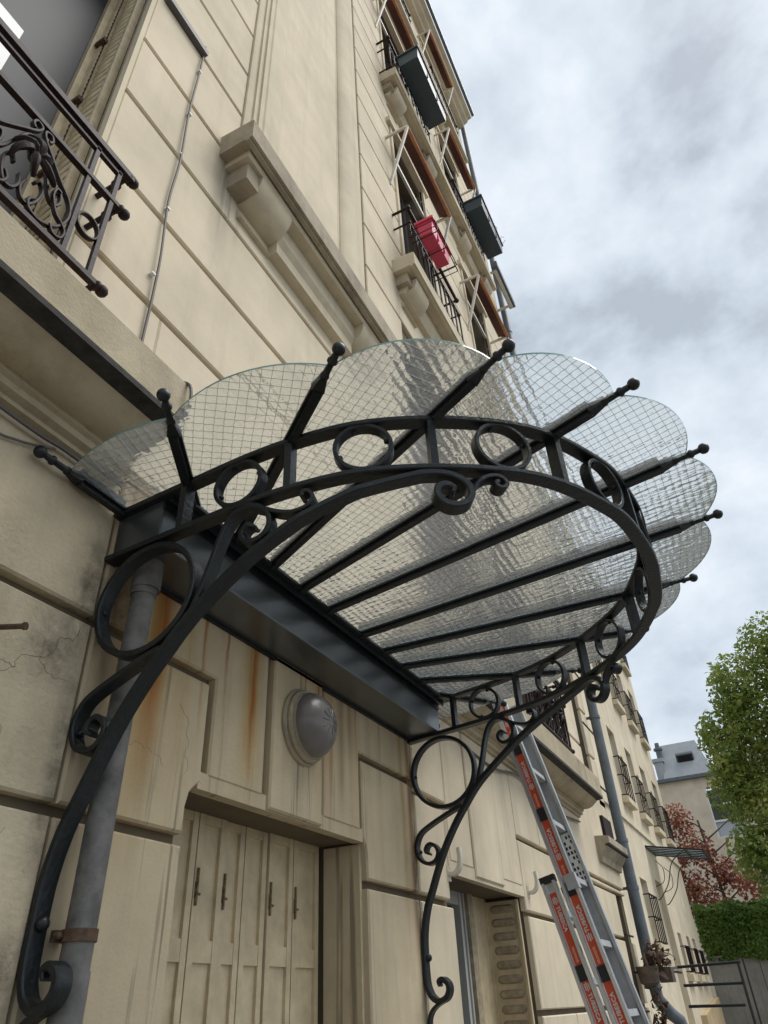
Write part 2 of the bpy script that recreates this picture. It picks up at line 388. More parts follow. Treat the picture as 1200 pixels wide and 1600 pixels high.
M_GLASS = glass_pane_mat()
M_GEDGE = mat('green_glass_edge', (.16, .30, .27), .15, spec=.8)
M_WIRE = mat('glass_wire', (.27, .27, .25), .45, .4)
def globe_mat():
    m = mat('frosted_globe', (.215, .195, .185), .3, var=.1, vscale=12, spec=.6)
    b = m.node_tree.nodes['Principled BSDF']; b.inputs['Transmission Weight'].default_value = .25
    return m
M_GLOBE = globe_mat()

# ------------------------------------------------------------------ ground
g = MB(); g.add([(-120, -120, 0), (160, -120, 0), (160, 120, 0), (-120, 120, 0)], [(0, 1, 2, 3)])
tag(g.build('ground', M_GROUND), kind='structure')

# ------------------------------------------------------------------ main building
XE, ZE = 8.45, 18.5
bld = empty('apartment_building'); tag(bld, 'tall cream rendered apartment house with grooved stone courses and iron railed windows', 'building')
UPW = []
holes = [('door', 1.70, 2.83, 0.0, 2.20), ('g', 3.73, 4.98, .95, 2.19), ('n0', 7.95, 8.33, 1.1, 2.48),
         ('l1', -.40, .82, 3.33, 6.25), ('r1', 3.75, 4.97, 3.33, 6.25), ('r1b', 5.45, 6.45, 3.33, 6.25), ('n1', 7.75, 8.15, 3.2, 5.9)]
for z0, z1 in ((7.30, 10.15), (11.30, 14.20), (15.25, 17.75)):
    holes += [('a', 3.97, 4.85, z0, z1), ('b', 6.20, 7.05, z0, z1)]
YC = .036                                   # face of the render behind the raised panels
def holed_wall(x0, x1, z0, z1, hs, y, depth, yback):
    xs = sorted({x0, x1, *[h[1] for h in hs], *[h[2] for h in hs]}); zs = sorted({z0, z1, *[h[3] for h in hs], *[h[4] for h in hs]})
    mb = MB()
    for i in range(len(xs)-1):
        for j in range(len(zs)-1):
            cx_, cz_ = (xs[i]+xs[i+1])/2, (zs[j]+zs[j+1])/2
            if any(h[1] < cx_ < h[2] and h[3] < cz_ < h[4] for h in hs): continue
            mb.add([(xs[i], y, zs[j]), (xs[i+1], y, zs[j]), (xs[i+1], y, zs[j+1]), (xs[i], y, zs[j+1])], [(0, 1, 2, 3)])
    for _, a, b, c, d_ in hs:
        for q in ([(a, c), (b, c)], [(b, c), (b, d_)], [(b, d_), (a, d_)], [(a, d_), (a, c)]):
            (p0, p1) = q
            mb.add([(p0[0], y, p0[1]), (p0[0], y+depth, p0[1]), (p1[0], y+depth, p1[1]), (p1[0], y, p1[1])], [(0, 1, 2, 3)])
    mb.add([(x0, y, z0), (x0, yback, z0), (x0, yback, z1), (x0, y, z1), (x1, y, z0), (x1, yback, z0), (x1, yback, z1), (x1, y, z1)],
           [(0, 3, 2, 1), (4, 5, 6, 7), (3, 7, 6, 2), (1, 2, 6, 5)])
    return mb
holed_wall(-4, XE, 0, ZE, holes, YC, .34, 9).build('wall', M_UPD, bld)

def panel(poly, m, yf=0., c=.007, name='wall_panel'):
    mb = MB(); mb.ppanel(poly, yf, YC+.004, c); return mb.build(name, m, bld)
def rect(x0, x1, z0, z1): return [(x0, z0), (x1, z0), (x1, z1), (x0, z1)]
H = .0145                                     # half of a horizontal joint
def row(z0, z1, xa, xb, m, splits=()):
    cuts = [(h[1]-.0, h[2]+.0) for h in holes if h[3] < z1-.02 and h[4] > z0+.02]
    segs = [(xa, xb)]
    for a, b in cuts:
        ns = []
        for s, e_ in segs:
            if b <= s or a >= e_: ns.append((s, e_)); continue
            if a > s: ns.append((s, a))
            if b < e_: ns.append((b, e_))
        segs = ns
    for s, e_ in segs:
        pts = [s]+[q for q in splits if s+.05 < q < e_-.05]+[e_]
        for i in range(len(pts)-1):
            u = pts[i]+(.008 if i else 0); v = pts[i+1]-(.008 if i < len(pts)-2 else 0)
            if v-u > .03: panel(rect(u, v, z0, z1), m)
# --- ground floor
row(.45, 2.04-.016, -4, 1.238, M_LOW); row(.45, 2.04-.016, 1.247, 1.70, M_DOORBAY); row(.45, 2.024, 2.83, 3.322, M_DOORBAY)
row(.45, 2.024, 3.342, 3.73, M_RIGHT); row(.45, 1.56, 4.98, XE-.02, M_RIGHT, (5.75, 6.7)); row(1.59, 2.075, 4.98, XE-.02, M_RIGHT, (6.6,))
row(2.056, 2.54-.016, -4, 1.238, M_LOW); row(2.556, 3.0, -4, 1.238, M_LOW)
panel([(1.247, 2.056), (1.70, 2.056), (1.70, 2.13), (1.712, 2.175), (1.745, 2.205), (1.755, 2.21), (1.755, 2.524), (1.247, 2.524)], M_DOORBAY)
panel([(2.83, 2.056), (3.322, 2.056), (3.322, 2.524), (2.80, 2.524), (2.80, 2.21), (2.812, 2.20), (2.826, 2.16), (2.83, 2.13)], M_DOORBAY)
panel([(1.785, 2.235), (2.078, 2.235), (2.078, 3.02), (1.247, 3.02), (1.247, 2.556), (1.785, 2.556)], M_DOORBAY)
panel(rect(2.104, 2.452, 2.196, 3.02), M_DOORBAY, yf=-.012)
panel([(2.478, 2.235), (2.775, 2.235), (2.775, 2.556), (3.322, 2.556), (3.322, 3.02), (2.478, 3.02)], M_DOORBAY)
mb = MB(); mb.box(1.745, 2.80, .004, .05, 2.192, 2.242); mb.build('lintel_band', M_DOORBAY, bld)
# right bay, around the ground floor window
panel(rect(3.342, 3.70, 2.056, 2.49), M_RIGHT); panel([(3.342, 2.52), (3.70, 2.52), (3.735, 2.52), (3.735, 3.0), (3.342, 3.0)], M_RIGHT)
for a, b, z in ((3.745, 4.08, 2.24), (4.094, 4.56, 2.20), (4.574, 4.945, 2.24)): panel(rect(a, b, z, 3.0), M_RIGHT, yf=0 if z > 2.21 else -.008)
panel(rect(3.712, 3.735, 2.20, 2.49), M_RIGHT)
panel(rect(4.96, 5.92, 2.105, 2.52), M_RIGHT); panel(rect(5.934, XE-.02, 2.49, 2.52), M_RIGHT)
panel(rect(4.96, 5.5, 2.55, 3.0), M_RIGHT); panel(rect(5.514, 6.4, 2.55, 3.0), M_RIGHT); panel(rect(6.414, XE-.02, 2.55, 3.4), M_RIGHT)
panel(rect(5.934, 6.9, 2.105, 2.46), M_RIGHT); panel(rect(6.93, 7.95, 2.105, 2.46), M_RIGHT)
mb = MB(); mb.box(3.73, 4.965, .004, .05, 2.182, 2.245); mb.build('lintel_band', M_RIGHT, bld)
# --- upper courses
J = [3.33, 3.856, 4.377, 4.897, 5.416, 5.97, 6.50, 7.08, 7.64, 8.22, 8.80, 9.40, 9.98, 10.55, 11.14]
while J[-1] < ZE-.7: J.append(J[-1]+.575)
J.append(ZE)
panel(rect(1.252, 3.322, 3.05, 3.856-H), M_UP)
for i in range(len(J)-1):
    z0, z1 = J[i]+(H if i else 0), J[i+1]-H
    if i == 0:
        row(z0, z1, -4, 1.2515, M_UP); row(z0, z1, 3.3225, XE-.02, M_UP); continue
    if z1 < 5.3: row(z0, z1, -4, XE-.02, M_UP, (5.21, 7.1))
    elif z0 < 5.5:                          # course interrupted by the stair sill
        row(z0, z1, -4, 1.53, M_UP); row(z0, z1, 3.04, XE-.02, M_UP, (7.1,)); panel(rect(1.53, 3.04, z0, 5.30), M_UP)
    else:
        row(z0, z1, -4, 1.53, M_UP); row(z0, z1, 3.11, XE-.02, M_UP, (7.1,))
# --- stair strip: moulded pilaster frame over a bracketed sill
def strip(sgn):
    c = 2.285
    pr = [(.755, YC), (.755, -.014), (.735, -.022), (.70, -.022), (.70, -.036), (.665, -.036), (.665, -.05), (.63, -.05), (.62, -.058), (.595, -.058)]
    for k in range(9):
        a = k/8*math.pi/2; pr.append((.59-.19*math.sin(a)*1.0, -.056+.062*(1-math.cos(a))))
    pr += [(.395, .004), (.38, .004), (.38, YC)]
    pts = [(c+sgn*x, y) for x, y in pr]
    n = len(pts); vs = [(x, y, z) for z in (5.62, ZE) for x, y in pts]
    fs = [(i, i+1, n+i+1, n+i) for i in range(n-1)]
    if sgn > 0: fs = [tuple(reversed(f)) for f in fs]
    return MB().add(vs, fs).build('pilaster_moulding', M_MOULD, bld, True, 25)
strip(-1); strip(1)
MB().box(2.285-.39, 2.285+.39, .006, .03, 5.5, ZE).build('stair_panel', M_UP, bld)

def sill_slab(x0, x1, z, d, h, m=M_SILL, name='window_sill'):
    prof = [(YC, z), (-d+.045, z), (-d+.045, z-.018), (-d+.02, z-.018), (-d+.02, z), (-d, z), (-d, z+h), (-d+.02, z+h+.012), (YC, z+h+.03)]
    return MB().extx(prof, x0, x1).build(name, m, bld)
def console(x0, x1, z, d, h, m=M_CONS):
    """roll bracket: a fat half-round under the slab that tapers back to the wall"""
    pr = [(YC, z), (-d, z)]
    for k in range(10):
        a = k/9*math.pi*.62; pr.append((-d+h*.52*(1-math.cos(a))*.9, z-h*.52*math.sin(a)*1.0-h*.10*k/9))
    pr += [(-d*.18, z-h), (YC, z-h)]
    o = MB().extx(pr, x0, x1).build('console', m, bld, True, 35)
    return o
# sill under the stair strip
sill_slab(1.40, 3.17, 5.32, .215, .16)
MB().extx([(YC, 5.33), (-.16, 5.33), (-.16, 5.285), (-.15, 5.27), (YC, 5.27)], 1.455, 3.115).build('sill_moulding', M_CONS, bld)
for s in (-1, 1):
    c = 2.285
    x = sorted((c+s*.80, c+s*.70)); MB().box(x[0], x[1], -.13, YC, 5.13, 5.285).build('console_block', M_SILL, bld)
    x = sorted((c+s*.70, c+s*.42)); console(x[0], x[1], 5.275, .155, .27)
MB().extx([(YC, 5.275), (-.085, 5.275), (-.085, 5.15), (-.06, 5.11), (-.06, 5.03), (YC, 5.02)], 2.285-.42, 2.285+.42).build('apron', M_CONS, bld)
# --- first floor cornice, left and right bays
def cornice(x0, x1, dz=0., name='cornice'):
    pr = [(YC, 3.345), (-.25, 3.31), (-.25, 3.145), (-.225, 3.135), (-.225, 3.165), (-.195, 3.165), (-.195, 3.12)]
    for k in range(1, 9):
        t = k/8; pr.append((-.195+.135*t, 3.12-.055*t-.022*math.sin(math.pi*t)))
    pr += [(-.06, 3.05), (-.045, 3.045), (-.045, 3.022), (-.02, 3.015), (-.02, 3.0), (YC, 2.99)]
    return MB().extx([(a, b+dz) for a, b in pr], x0, x1).build(name, M_SILL if name == 'x' else M_LOWC, bld, True, 30)
M_LOWC = plaster('limewash_cornice', (.46, .39, .27), dirt=.5, streak=.15, bump=.6, bscale=110, cracks=.6, soot=.3)
def cornice_set(x0, x1):
    cornice(x0, x1)
    MB().extx([(-.246, 3.144), (-.2515, 3.150), (-.2515, 3.128), (-.17, 3.118), (-.17, 3.140)], x0-.002, x1+.002).build('drip_edge', M_SOOTSHADE, bld)  # dark strip for the grimy, shaded drip groove
cornice_set(-4, 1.225); cornice_set(3.35, 6.98)
# small cornice on the narrow bay
MB().extx([(YC, 2.93), (-.13, 2.915), (-.13, 2.85), (-.11, 2.85), (-.10, 2.82), (-.04, 2.75), (-.03, 2.70), (YC, 2.69)], 7.5, 8.40).build('cornice', M_SILL, bld)
MB().extx([(-.126, 2.849), (-.133, 2.852), (-.133, 2.835), (-.09, 2.825), (-.09, 2.845)], 7.498, 8.402).build('drip_edge', M_SOOTSHADE, bld)

# --- eaves
pr = [(YC, 18.3), (-.12, 18.3), (-.14, 18.38), (-.22, 18.42), (-.25, 18.5), (-.33, 18.52), (-.33, 18.62), (.3, 18.75), (.3, 18.3)]
MB().extx(pr, -4, 8.46).build('eaves_cornice', M_MOULD, bld)
MB().extx([(-.34, 18.63), (-.40, 18.66), (-.41, 18.75), (-.39, 18.755), (-.34, 18.70)], -4, 8.5).build('roof_gutter', M_ZINCD, bld)
MB().add([(-4, -.3, 18.72), (8.46, -.3, 18.72), (8.46, 4.5, 20.0), (-4, 4.5, 20.0), (8.46, 9, 18.72), (-4, 9, 18.72)], [(0, 1, 2, 3), (3, 2, 4, 5), (1, 4, 2), (0, 3, 5)]).build('roof', M_ROOF, bld)

# --- railings
def railing(x0, x1, z, h, y, n_scroll=3, name='railing', mirror=False):
    """wrought iron window guard: three rails with ball ends turned into the wall, end posts, rings and C-scrolls"""
    root = empty(name, (0, 0, 0), bld)
    def rail(zz, hh, th=.022):
        mb = MB(); mb.box(x0, x1, y-th/2, y+th/2, zz-hh/2, zz+hh/2)
        for xe in (x0, x1):
            s = 1 if xe == x1 else -1
            mb.tube([(xe-s*.02, y, zz), (xe-s*.02, y+.06, zz), (xe-s*.02, .0, zz)], .011, 8)
            mb.ball((xe+s*.006, y, zz), .021, 10); mb.lathe([(.010, -.01), (.019, .0), (.019, .008), (.012, .014)], (xe-s*.02, y, zz), (s, 0, 0), 10)
            mb.ball((xe-s*.02, y+.055, zz-.004), .019, 10)
        mb.build('rail', M_RAIL, root, True)
    rail(z+h, .028, .034); rail(z+h*.68, .018); rail(z+.0, .020)
    mb = MB(); mb.box(x0, x1-.05, y-.008, y+.008, z+h-.045, z+h-.033); mb.build('rail', M_RAIL, root)
    for xx in (x0+.055, x0+.155, x1-.155, x1-.055):
        mb = MB(); mb.box(xx-.008, xx+.008, y-.008, y+.008, z, z+h); mb.build('bar', M_RAIL, root)
    S = lambda i: (0, 1, 0)
    for xx in (x0+.105, x1-.105):
        mb = MB(); mb.sweep([(xx+.042*math.cos(a), y, z+h*.32+.048*math.sin(a)) for a in [2*math.pi*k/20 for k in range(20)]], S, .018, .008, True); mb.build('ring', M_RAIL, root, True)
    xa, xb = x0+.165, x1-.165; wv = (xb-xa)/n_scroll
    for k in range(n_scroll):
        for s in (1, -1):
            cxx = xa+wv*(k+.5); hw_ = wv*.49
            P = [(.30, .20), (.22, .14), (.30, .06), (.55, .05), (.85, .16), (.98, .34), (.90, .50), (.62, .62), (.30, .78), (.10, .88), (.04, .96), (.16, .985), (.22, .93), (.16, .89)]
            P = [(cxx+s*a*hw_, y, z+.01+b*(h*.68-.02)) for a, b in P]
            mb = MB(); mb.sweep(spline(P, 5), S, .018, .009); mb.build('scroll', M_RAIL, root, True)
            P = [(.70, .10), (.80, .04), (.95, .06), (.99, .15), (.88, .21), (.72, .26), (.58, .40), (.60, .50), (.70, .50)]
            P = [(cxx+s*a*hw_, y-.004, z+.01+b*(h*.68-.02)) for a, b in P]
            mb = MB(); mb.sweep(spline(P, 5), S, .016, .008); mb.build('scroll', M_RAIL, root, True)
        for s in (1, -1):
            P = [(.05, .62), (.02, .72), (.10, .80), (.24, .74), (.34, .60), (.50, .40), (.66, .34), (.76, .42), (.70, .52), (.62, .47)]
            P = [(cxx+s*a*hw_, y+.004, z+.01+b*(h*.68-.02)) for a, b in P]
            mb = MB(); mb.sweep(spline(P, 5), S, .016, .010); mb.build('scroll', M_RAIL, root, True)
            P = [(.06, .30), (.02, .20), (.10, .11), (.24, .10), (.36, .20), (.40, .34), (.30, .42), (.22, .36)]
            P = [(cxx+s*a*hw_, y+.002, z+.01+b*(h*.68-.02)) for a, b in P]
            mb = MB(); mb.sweep(spline(P, 5), S, .016, .009); mb.build('scroll', M_RAIL, root, True)
        # cast leaf rosette
        mb = MB(); zc = z+h*.36
        for q in range(6):
            a = q*math.pi/3+.3; L = .05+.02*(q % 2)
            mb.tube(spline([(cxx, y-.012, zc), (cxx+.4*L*math.cos(a), y-.035, zc+.4*L*math.sin(a)+.01), (cxx+L*math.cos(a+.35), y-.028, zc+L*math.sin(a+.35)), (cxx+1.25*L*math.cos(a+.6), y-.006, zc+1.25*L*math.sin(a+.6))], 3), lambda i: .011*(1-abs(i-4)/7.5)+.003, 6)
        mb.ball((cxx, y-.018, zc), .02, 10)
        mb.build('leaf_rosette', M_RAIL, root, True)
    return root
railing(-.46, .875, 3.49, .62, -.15, 3)
railing(5.2, 6.56, 3.47, .62, -.15, 4)
railing(3.69, 5.03, 3.49, .62, -.15, 2)

# --- left first floor window: recess, worn shutter against the reveal
win = empty('window', (0, 0, 0), bld)
MB().box(-.4, .82, .30, .33, 3.33, 6.25).build('pane', mat('dark_curtain', (.035, .037, .04), .55, spec=.3), win)
MB().box(.795, .818, -.004, .03, 3.33, 6.25).build('chamfered_edge', M_MOULD, win)
mb = MB(); mb.box(.768, .80, .235, .30, 3.34, 6.25); mb.box(.74, .80, .27, .30, 3.34, 6.25); mb.build('frame', M_SHUT, win)
mb = MB(); mb.box(.79, .812, .085, .225, 3.36, 6.25); mb.box(.776, .812, .088, .103, 3.36, 6.25); mb.box(.776, .812, .20, .222, 3.36, 6.25); mb.build('folded_shutter', M_SHUT, win)
mb = MB()
for k in range(46):
    z = 3.40+k*.062
    mb.sweep(spline([(.784, .106, z+.045), (.778, .13, z+.012), (.776, .16, z-.012), (.784, .198, z-.02)], 3), (1, 0, 0), .018, .020, ch=.4)
for_sl = mb.build('slat', M_SHUT, win, True); tag(for_sl, kind='stuff')
mb = MB()
mb.tube([(.782+.006*math.cos(k*.9), .2285+.006*math.sin(k*.9), 3.36+k*.006) for k in range(480)], .0045, 5); mb.build('chain', M_RUST, win, True)
for z in (4.32, 4.9, 5.5):
    MB().box(.752, .80, .205, .265, z, z+.03).build('hinge', M_RUST, win)
mb = MB(); mb.box(.815, .822, .03, .085, 3.34, 6.25); mb.build('reveal', M_SILL, win)
MB().box(-.4, .49, .285, .298, 3.36, 5.06).build('sky_reflection_panel', M_WHITE, win)  # white panel painted in for the sky reflected in the lower glass

# --- doorway shutters (six folding leaves)
shut = empty('shutter_door', (0, 0, 0), bld)
LX = [1.705, 1.86, 2.02, 2.172, 2.295, 2.438, 2.606, 2.80]
for k in range(7):
    x0 = LX[k]; LW = LX[k+1]-x0; mb = MB(); y = .215+(.008 if k in (3, 4) else 0)
    mb.box(x0+.003, x0+LW-.003, y+.012, y+.03, .05, 2.2)
    mb.box(x0+.003, x0+.030, y, y+.012, .05, 2.2); mb.box(x0+LW-.030, x0+LW-.003, y, y+.012, .05, 2.2)
    for z in (.10, 1.11, 1.765): mb.box(x0+.030, x0+LW-.030, y+.002, y+.012, z, z+.062)
    mb.box(x0+.030, x0+LW-.030, y+.002, y+.012, 2.17, 2.2)
    o = mb.build('shutter_leaf', M_SHUT, shut)
    if k in (2, 3, 5, 6):
        h = MB(); xx = x0+.014
        h.tube([(xx, y-.005, 1.92), (xx, y-.005, 2.03)], .0045, 7); h.tube([(xx, y-.005, 1.955), (xx+.012, y-.010, 1.952)], .004, 6); h.box(xx-.007, xx+.007, y-.003, y+.002, 1.94, 1.99)
        h.build('bolt', M_BOLT, o)
mb = MB(); mb.box(2.812, 2.83, .03, .20, .05, 2.19); mb.build('door_reveal', M_DOORBAY, shut)

# --- right ground floor window
gw = empty('window', (0, 0, 0), bld)
MB().box(3.73, 4.98, .31, .33, .95, 2.19).build('pane', M_PANEG, gw)
mb = MB()
for a, b in ((3.73, 3.77), (4.47, 4.50), (4.53, 4.555)): mb.box(a, b, .26, .31, .95, 2.19)
mb.box(3.77, 4.47, .265, .31, 2.12, 2.19); mb.box(4.50, 4.53, .285, .31, .95, 2.19)
mb.build('frame', mat('grey_white_frame', (.42, .42, .40), .4), gw)
MB().box(4.56, 4.64, .24, .31, .95, 2.19).build('shutter_post', M_SHUTD, gw); MB().box(4.64, 4.96, .27, .31, .95, 2.19).build('shutter_back', M_SHUT, gw)
sh = MB(); sh.box(4.935, 4.962, .05, .27, .95, 2.17); sh.box(4.92, 4.94, .045, .06, .95, 2.17); sh.box(4.92, 4.94, .255, .27, .95, 2.17)
so_ = sh.build('folded_shutter', M_SHUT, gw)
for k in range(16):
    z = 1.0+k*.075; mb = MB()
    n = 14; pts = []
    for q in range(n):
        a = 2*math.pi*q/n; pts.append((.157+(.055 if math.cos(a) > 0 else -.055)+.025*math.cos(a), z+.024*math.sin(a)))
    vs = [(4.9352, p[0], p[1]) for p in pts]+[(4.922, .157+(p[0]-.157)*.82, z+(p[1]-z)*.6) for p in pts]
    fs = [(i, (i+1) % n, n+(i+1) % n, n+i) for i in range(n)]+[tuple(n+i for i in range(n))]
    mb.add(vs, fs).build('louvre_slot', M_SHUTD, so_)
# shutter stay hooks
def hook(x, z):
    P = [(x, .0, z-.085), (x+.005, -.03, z-.088), (x+.012, -.055, z-.065), (x+.015, -.065, z-.02), (x+.015, -.062, z+.03)]
    mb = MB(); mb.sweep(spline(P, 6), lambda i: (1, 0, 0), .035, .022); mb.box(x-.02, x+.02, -.004, .004, z-.12, z-.05)
    mb.build('shutter_hook', M_ARM, bld, True)
hook(3.70, 2.26); hook(5.04, 2.30); hook(6.62, 2.28)
# narrow bay windows
for (nm, a, b, c, d_) in [h for h in holes if h[0] in ('n0', 'n1', 'r1', 'r1b', 'a', 'b')]:
    wn = empty('window', (0, 0, 0), bld)
    MB().box(a, b, .30, .33, c, d_).build('pane', M_PANE if nm in ('n0', 'n1') else M_RECESS, wn)
    mb = MB(); mm = (a+b)/2
    for u, v in ((a, a+.06), (b-.06, b), (mm-.035, mm+.035)): mb.box(u, v, .25, .30, c, d_)
    mb.box(a+.06, b-.06, .252, .30, d_-.07, d_); mb.build('frame', M_WHITE if nm in ('n0', 'n1') else M_RECESS, wn)
    if nm == 'n0' :
        for q in range(4): MB().box(a-.0, b, -.02+q*.0, -.008, c+.12+q*.3, c+.135+q*.3).build('guard_bar', M_RAIL, wn)
    if nm == 'n1':
        for q in range(3): MB().box(a-.05, b+.1, -.09, -.078, c+.25+q*.62, c+.265+q*.62).build('guard_bar', M_RAIL, wn)
# first floor shutter leaf seen end-on in the narrow bay
MB().box(7.96, 8.36, -.03, -.001, 2.96, 3.19).build('brown_screen', M_RAIL, bld)

# --- upper windows: sills, consoles, railings, awnings
def awning(x0, x1, z, drop=.95, y=-.27):
    r = empty('awning', (0, 0, 0), bld)
    mb = MB(); mb.tube([(x0, y+.0, z), (x1, y+.0, z)], .022, 10); mb.build('roller', M_AWNO, r, True)
    MB().obox(((x0+x1)/2, y+.075, z+.045), ((x1-x0)/2, 0, 0), (0, .055, .027), (0, -.002, .006)).build('canvas', M_AWN, r)
    MB().box(x0+.02, x1-.02, .005, .035, z-.06, z+.0).build('head_rail', M_ARM, r)
    for xe in (x0, x1):
        s = -1 if xe == x0 else 1
        mb = MB()
        mb.obox((xe+s*.012, (y+.0)/2, z-drop/2), (.012, 0, 0), (0, -.016, 0), (0, y/2, drop/2)); mb.build('arm', M_ARM, r)
        mb = MB(); mb.obox((xe+s*.012, y/2, z+.02), (.012, 0, 0), (0, y/2, 0), (0, 0, .016)); mb.build('bracket', M_ARM, r)
    return r
def simple_railing(x0, x1, z, h, y, m=M_RAIL, parent=None, nb=12):
    r = empty('railing', (0, 0, 0), parent or bld)
    for zz, t in ((z, .011), (z+h*.7, .011), (z+h, .016)):
        mb = MB(); mb.box(x0, x1, y-t, y+t, zz-t, zz+t)
        for xe in (x0, x1):
            mb.tube([(xe, y, zz), (xe, YC if not parent else y+.2, zz)], t*.9, 6); mb.ball((xe, y, zz), t*1.9, 8)
        mb.build('rail', m, r)
    for k in range(nb+1):
        xx = x0+(x1-x0)*k/nb; mb = MB(); mb.box(xx-.007, xx+.007, y-.007, y+.007, z, z+h*.7)
        if k < nb:
            c = xx+(x1-x0)/nb/2; rr = (x1-x0)/nb*.46
            mb.sweep([(c+rr*math.cos(a), y, z+h*.35+h*.3*math.sin(a)) for a in [2*math.pi*q/12 for q in range(12)]], (0, 1, 0), .012, .008, True)
        mb.build('baluster', m, r)
    return r
for zf, zs in ((7.05, 7.30), (11.08, 11.30), (15.0, 15.25)):
    for x0, x1 in ((3.97, 4.85), (6.20, 7.05)):
        if zf == 7.05 and x0 > 5 : pass
        awning(x0-.17, x1+.17, zs+2.38)
        simple_railing(x0-.2, x1+.2, zs-.02, .85, -.17, nb=9)
    if zf == 7.05: spans = [(3.65, 5.2), (5.95, 7.3)]
    else: spans = [(3.78, 7.45)]
    for x0, x1 in spans:
        sill_slab(x0, x1, zf, .22, .16, M_CONS)
        xs = (x0+.14, x1-.34) if x1-x0 < 2 else (x0+.14, 4.9, 6.2, x1-.34)
        for xx in xs:
            console(xx, xx+.28, zf-.02, .17, .30); MB().box(xx-.09, xx-.002, -.12, YC, zf-.13, zf-.002).build('console_block', M_SILL, bld)
        MB().extx([(YC, zf-.005), (-.09, zf-.005), (-.09, zf-.13), (-.05, zf-.2), (YC, zf-.2)], x0+.1, x1-.1).build('apron', M_CONS, bld)
# jamb mouldings at upper windows
for zs in (7.3, 11.3, 15.25):
    for x0, x1 in ((3.97, 4.85), (6.20, 7.05)):
        for xe in (x0-.05, x1): 
            MB().box(xe, xe+.05, -.02, .03, zs+.0, zs+2.9 if zs < 15 else 17.9).build('jamb_moulding', M_MOULD, bld)
        MB().box(x0-.12, x1+.12, -.05, .03, zs+2.9 if zs < 15 else 17.8, zs+3.0 if zs < 15 else 17.9).build('window_hood', M_MOULD, bld)
# closed awning housing on the end bay
r = empty('awning', (0, 0, 0), bld)
MB().box(7.5, 8.47, -.31, -.20, 11.72, 11.86).build('housing', M_ZINCD, r)
MB().box(7.55, 8.42, -.27, -.22, 11.66, 11.72).build('canvas', M_ARM, r)
for xx in (7.56, 8.36): MB().box(xx, xx+.03, -.22, YC, 11.68, 11.72).build('arm', M_ARM, r)

# --- cable, holes, small fixings
mb = MB(); P = spline([(1.16, -.012, 6.07), (1.155, -.016, 5.7), (1.15, -.014, 5.3), (1.16, -.018, 4.86), (1.152, -.014, 4.5), (1.17, -.02, 4.14), (1.178, -.016, 3.9), (1.182, -.02, 3.5), (1.19, -.12, 3.37), (1.20, -.262, 3.30), (1.205, -.262, 3.12)], 8)
mb.tube(P, .006, 6); mb.build('cable', M_CABLE, bld, True)
for z in (5.75, 5.28, 4.9, 4.45, 4.0):
    MB().box(1.148, 1.166, -.022, .002, z, z+.007).build('cable_clip', M_WHITE, bld)
MB().box(.86, 1.17, -.035, .01, 5.955, 6.0).build('cable_duct', M_CABLE, bld)
mb = MB(); mb.tube(spline([(-1, -.02, 2.975), (.3, -.02, 2.98), (.85, -.022, 2.968), (1.0, -.02, 2.978), (1.22, -.02, 2.975)], 8), .007, 6); mb.build('cable', M_CABLE, bld, True)
mb = MB(); mb.tube(spline([(.4, -.01, 2.95), (.75, -.01, 2.90), (.86, -.012, 2.915), (.97, -.014, 2.965)], 8), .004, 6); mb.build('cable', M_CABLE, bld, True)
mb = MB(); mb.tube(spline([(4.0, -.01, 2.93), (4.6, -.02, 2.90), (5.2, -.02, 2.97), (5.9, -.02, 2.86), (6.3, -.02, 2.90), (6.9, -.02, 2.95)], 8), .008, 6); mb.build('cable', M_CABLE, bld, True)
mb = MB(); mb.lathe([(.007, 0), (.007, .09), (.010, .095), (.010, .10)], (.945, .0, 2.395), (.3, -1, -.1), 8); mb.build('rusty_peg', M_RUST, bld)

def crack(pts, wd=.0024, y=-.0006, sub=3, seed=1):
    rr = random.Random(seed); P = [Vector((p[0], p[1])) for p in pts]
    for k in range(sub):
        Q = [P[0]]
        for a, b in zip(P[:-1], P[1:]):
            m_ = (a+b)/2; d_ = b-a; Q += [m_+Vector((-d_.y, d_.x))*rr.uniform(-.28, .28), b]
        P = Q
    n_ = len(P); vs = []; mb = MB()
    for k, p in enumerate(P):
        t_ = (P[min(k+1, n_-1)]-P[max(k-1, 0)]).normalized(); q = Vector((-t_.y, t_.x))*wd*.36*(1-.8*k/n_)*rr.uniform(.5, 1.3)
        yy = y(p.y) if callable(y) else y
        vs += [(p.x+q.x, yy, p.y+q.y), (p.x-q.x, yy, p.y-q.y), (p.x, yy+.004, p.y)]
    fs = []
    for k in range(n_-1): fs += [(3*k, 3*k+1, 3*k+4, 3*k+3), (3*k+1, 3*k+2, 3*k+5, 3*k+4), (3*k+2, 3*k, 3*k+3, 3*k+5)]
    mb.add(vs, fs).build('crack', M_CRACK, bld)
M_CRACK = mat('crack_shadow', (.17, .135, .09), 1.)
crack([(1.20, 2.50), (1.14, 2.44), (1.10, 2.38), (1.04, 2.33), (1.0, 2.24), (1.03, 2.14), (1.02, 2.06)], .003, seed=2)
crack([(1.10, 2.38), (1.16, 2.34), (1.20, 2.35)], .002, seed=3); crack([(1.04, 2.33), (.97, 2.32), (.93, 2.33)], .002, seed=4)
crack([(1.40, 2.23), (1.50, 2.25), (1.58, 2.22)], .0016, seed=5, y=-.0006); crack([(1.62, 2.42), (1.68, 2.30), (1.66, 2.20)], .0014, seed=6)
crack([(1.12, 1.98), (1.10, 1.85), (1.13, 1.72)], .0018, seed=7)

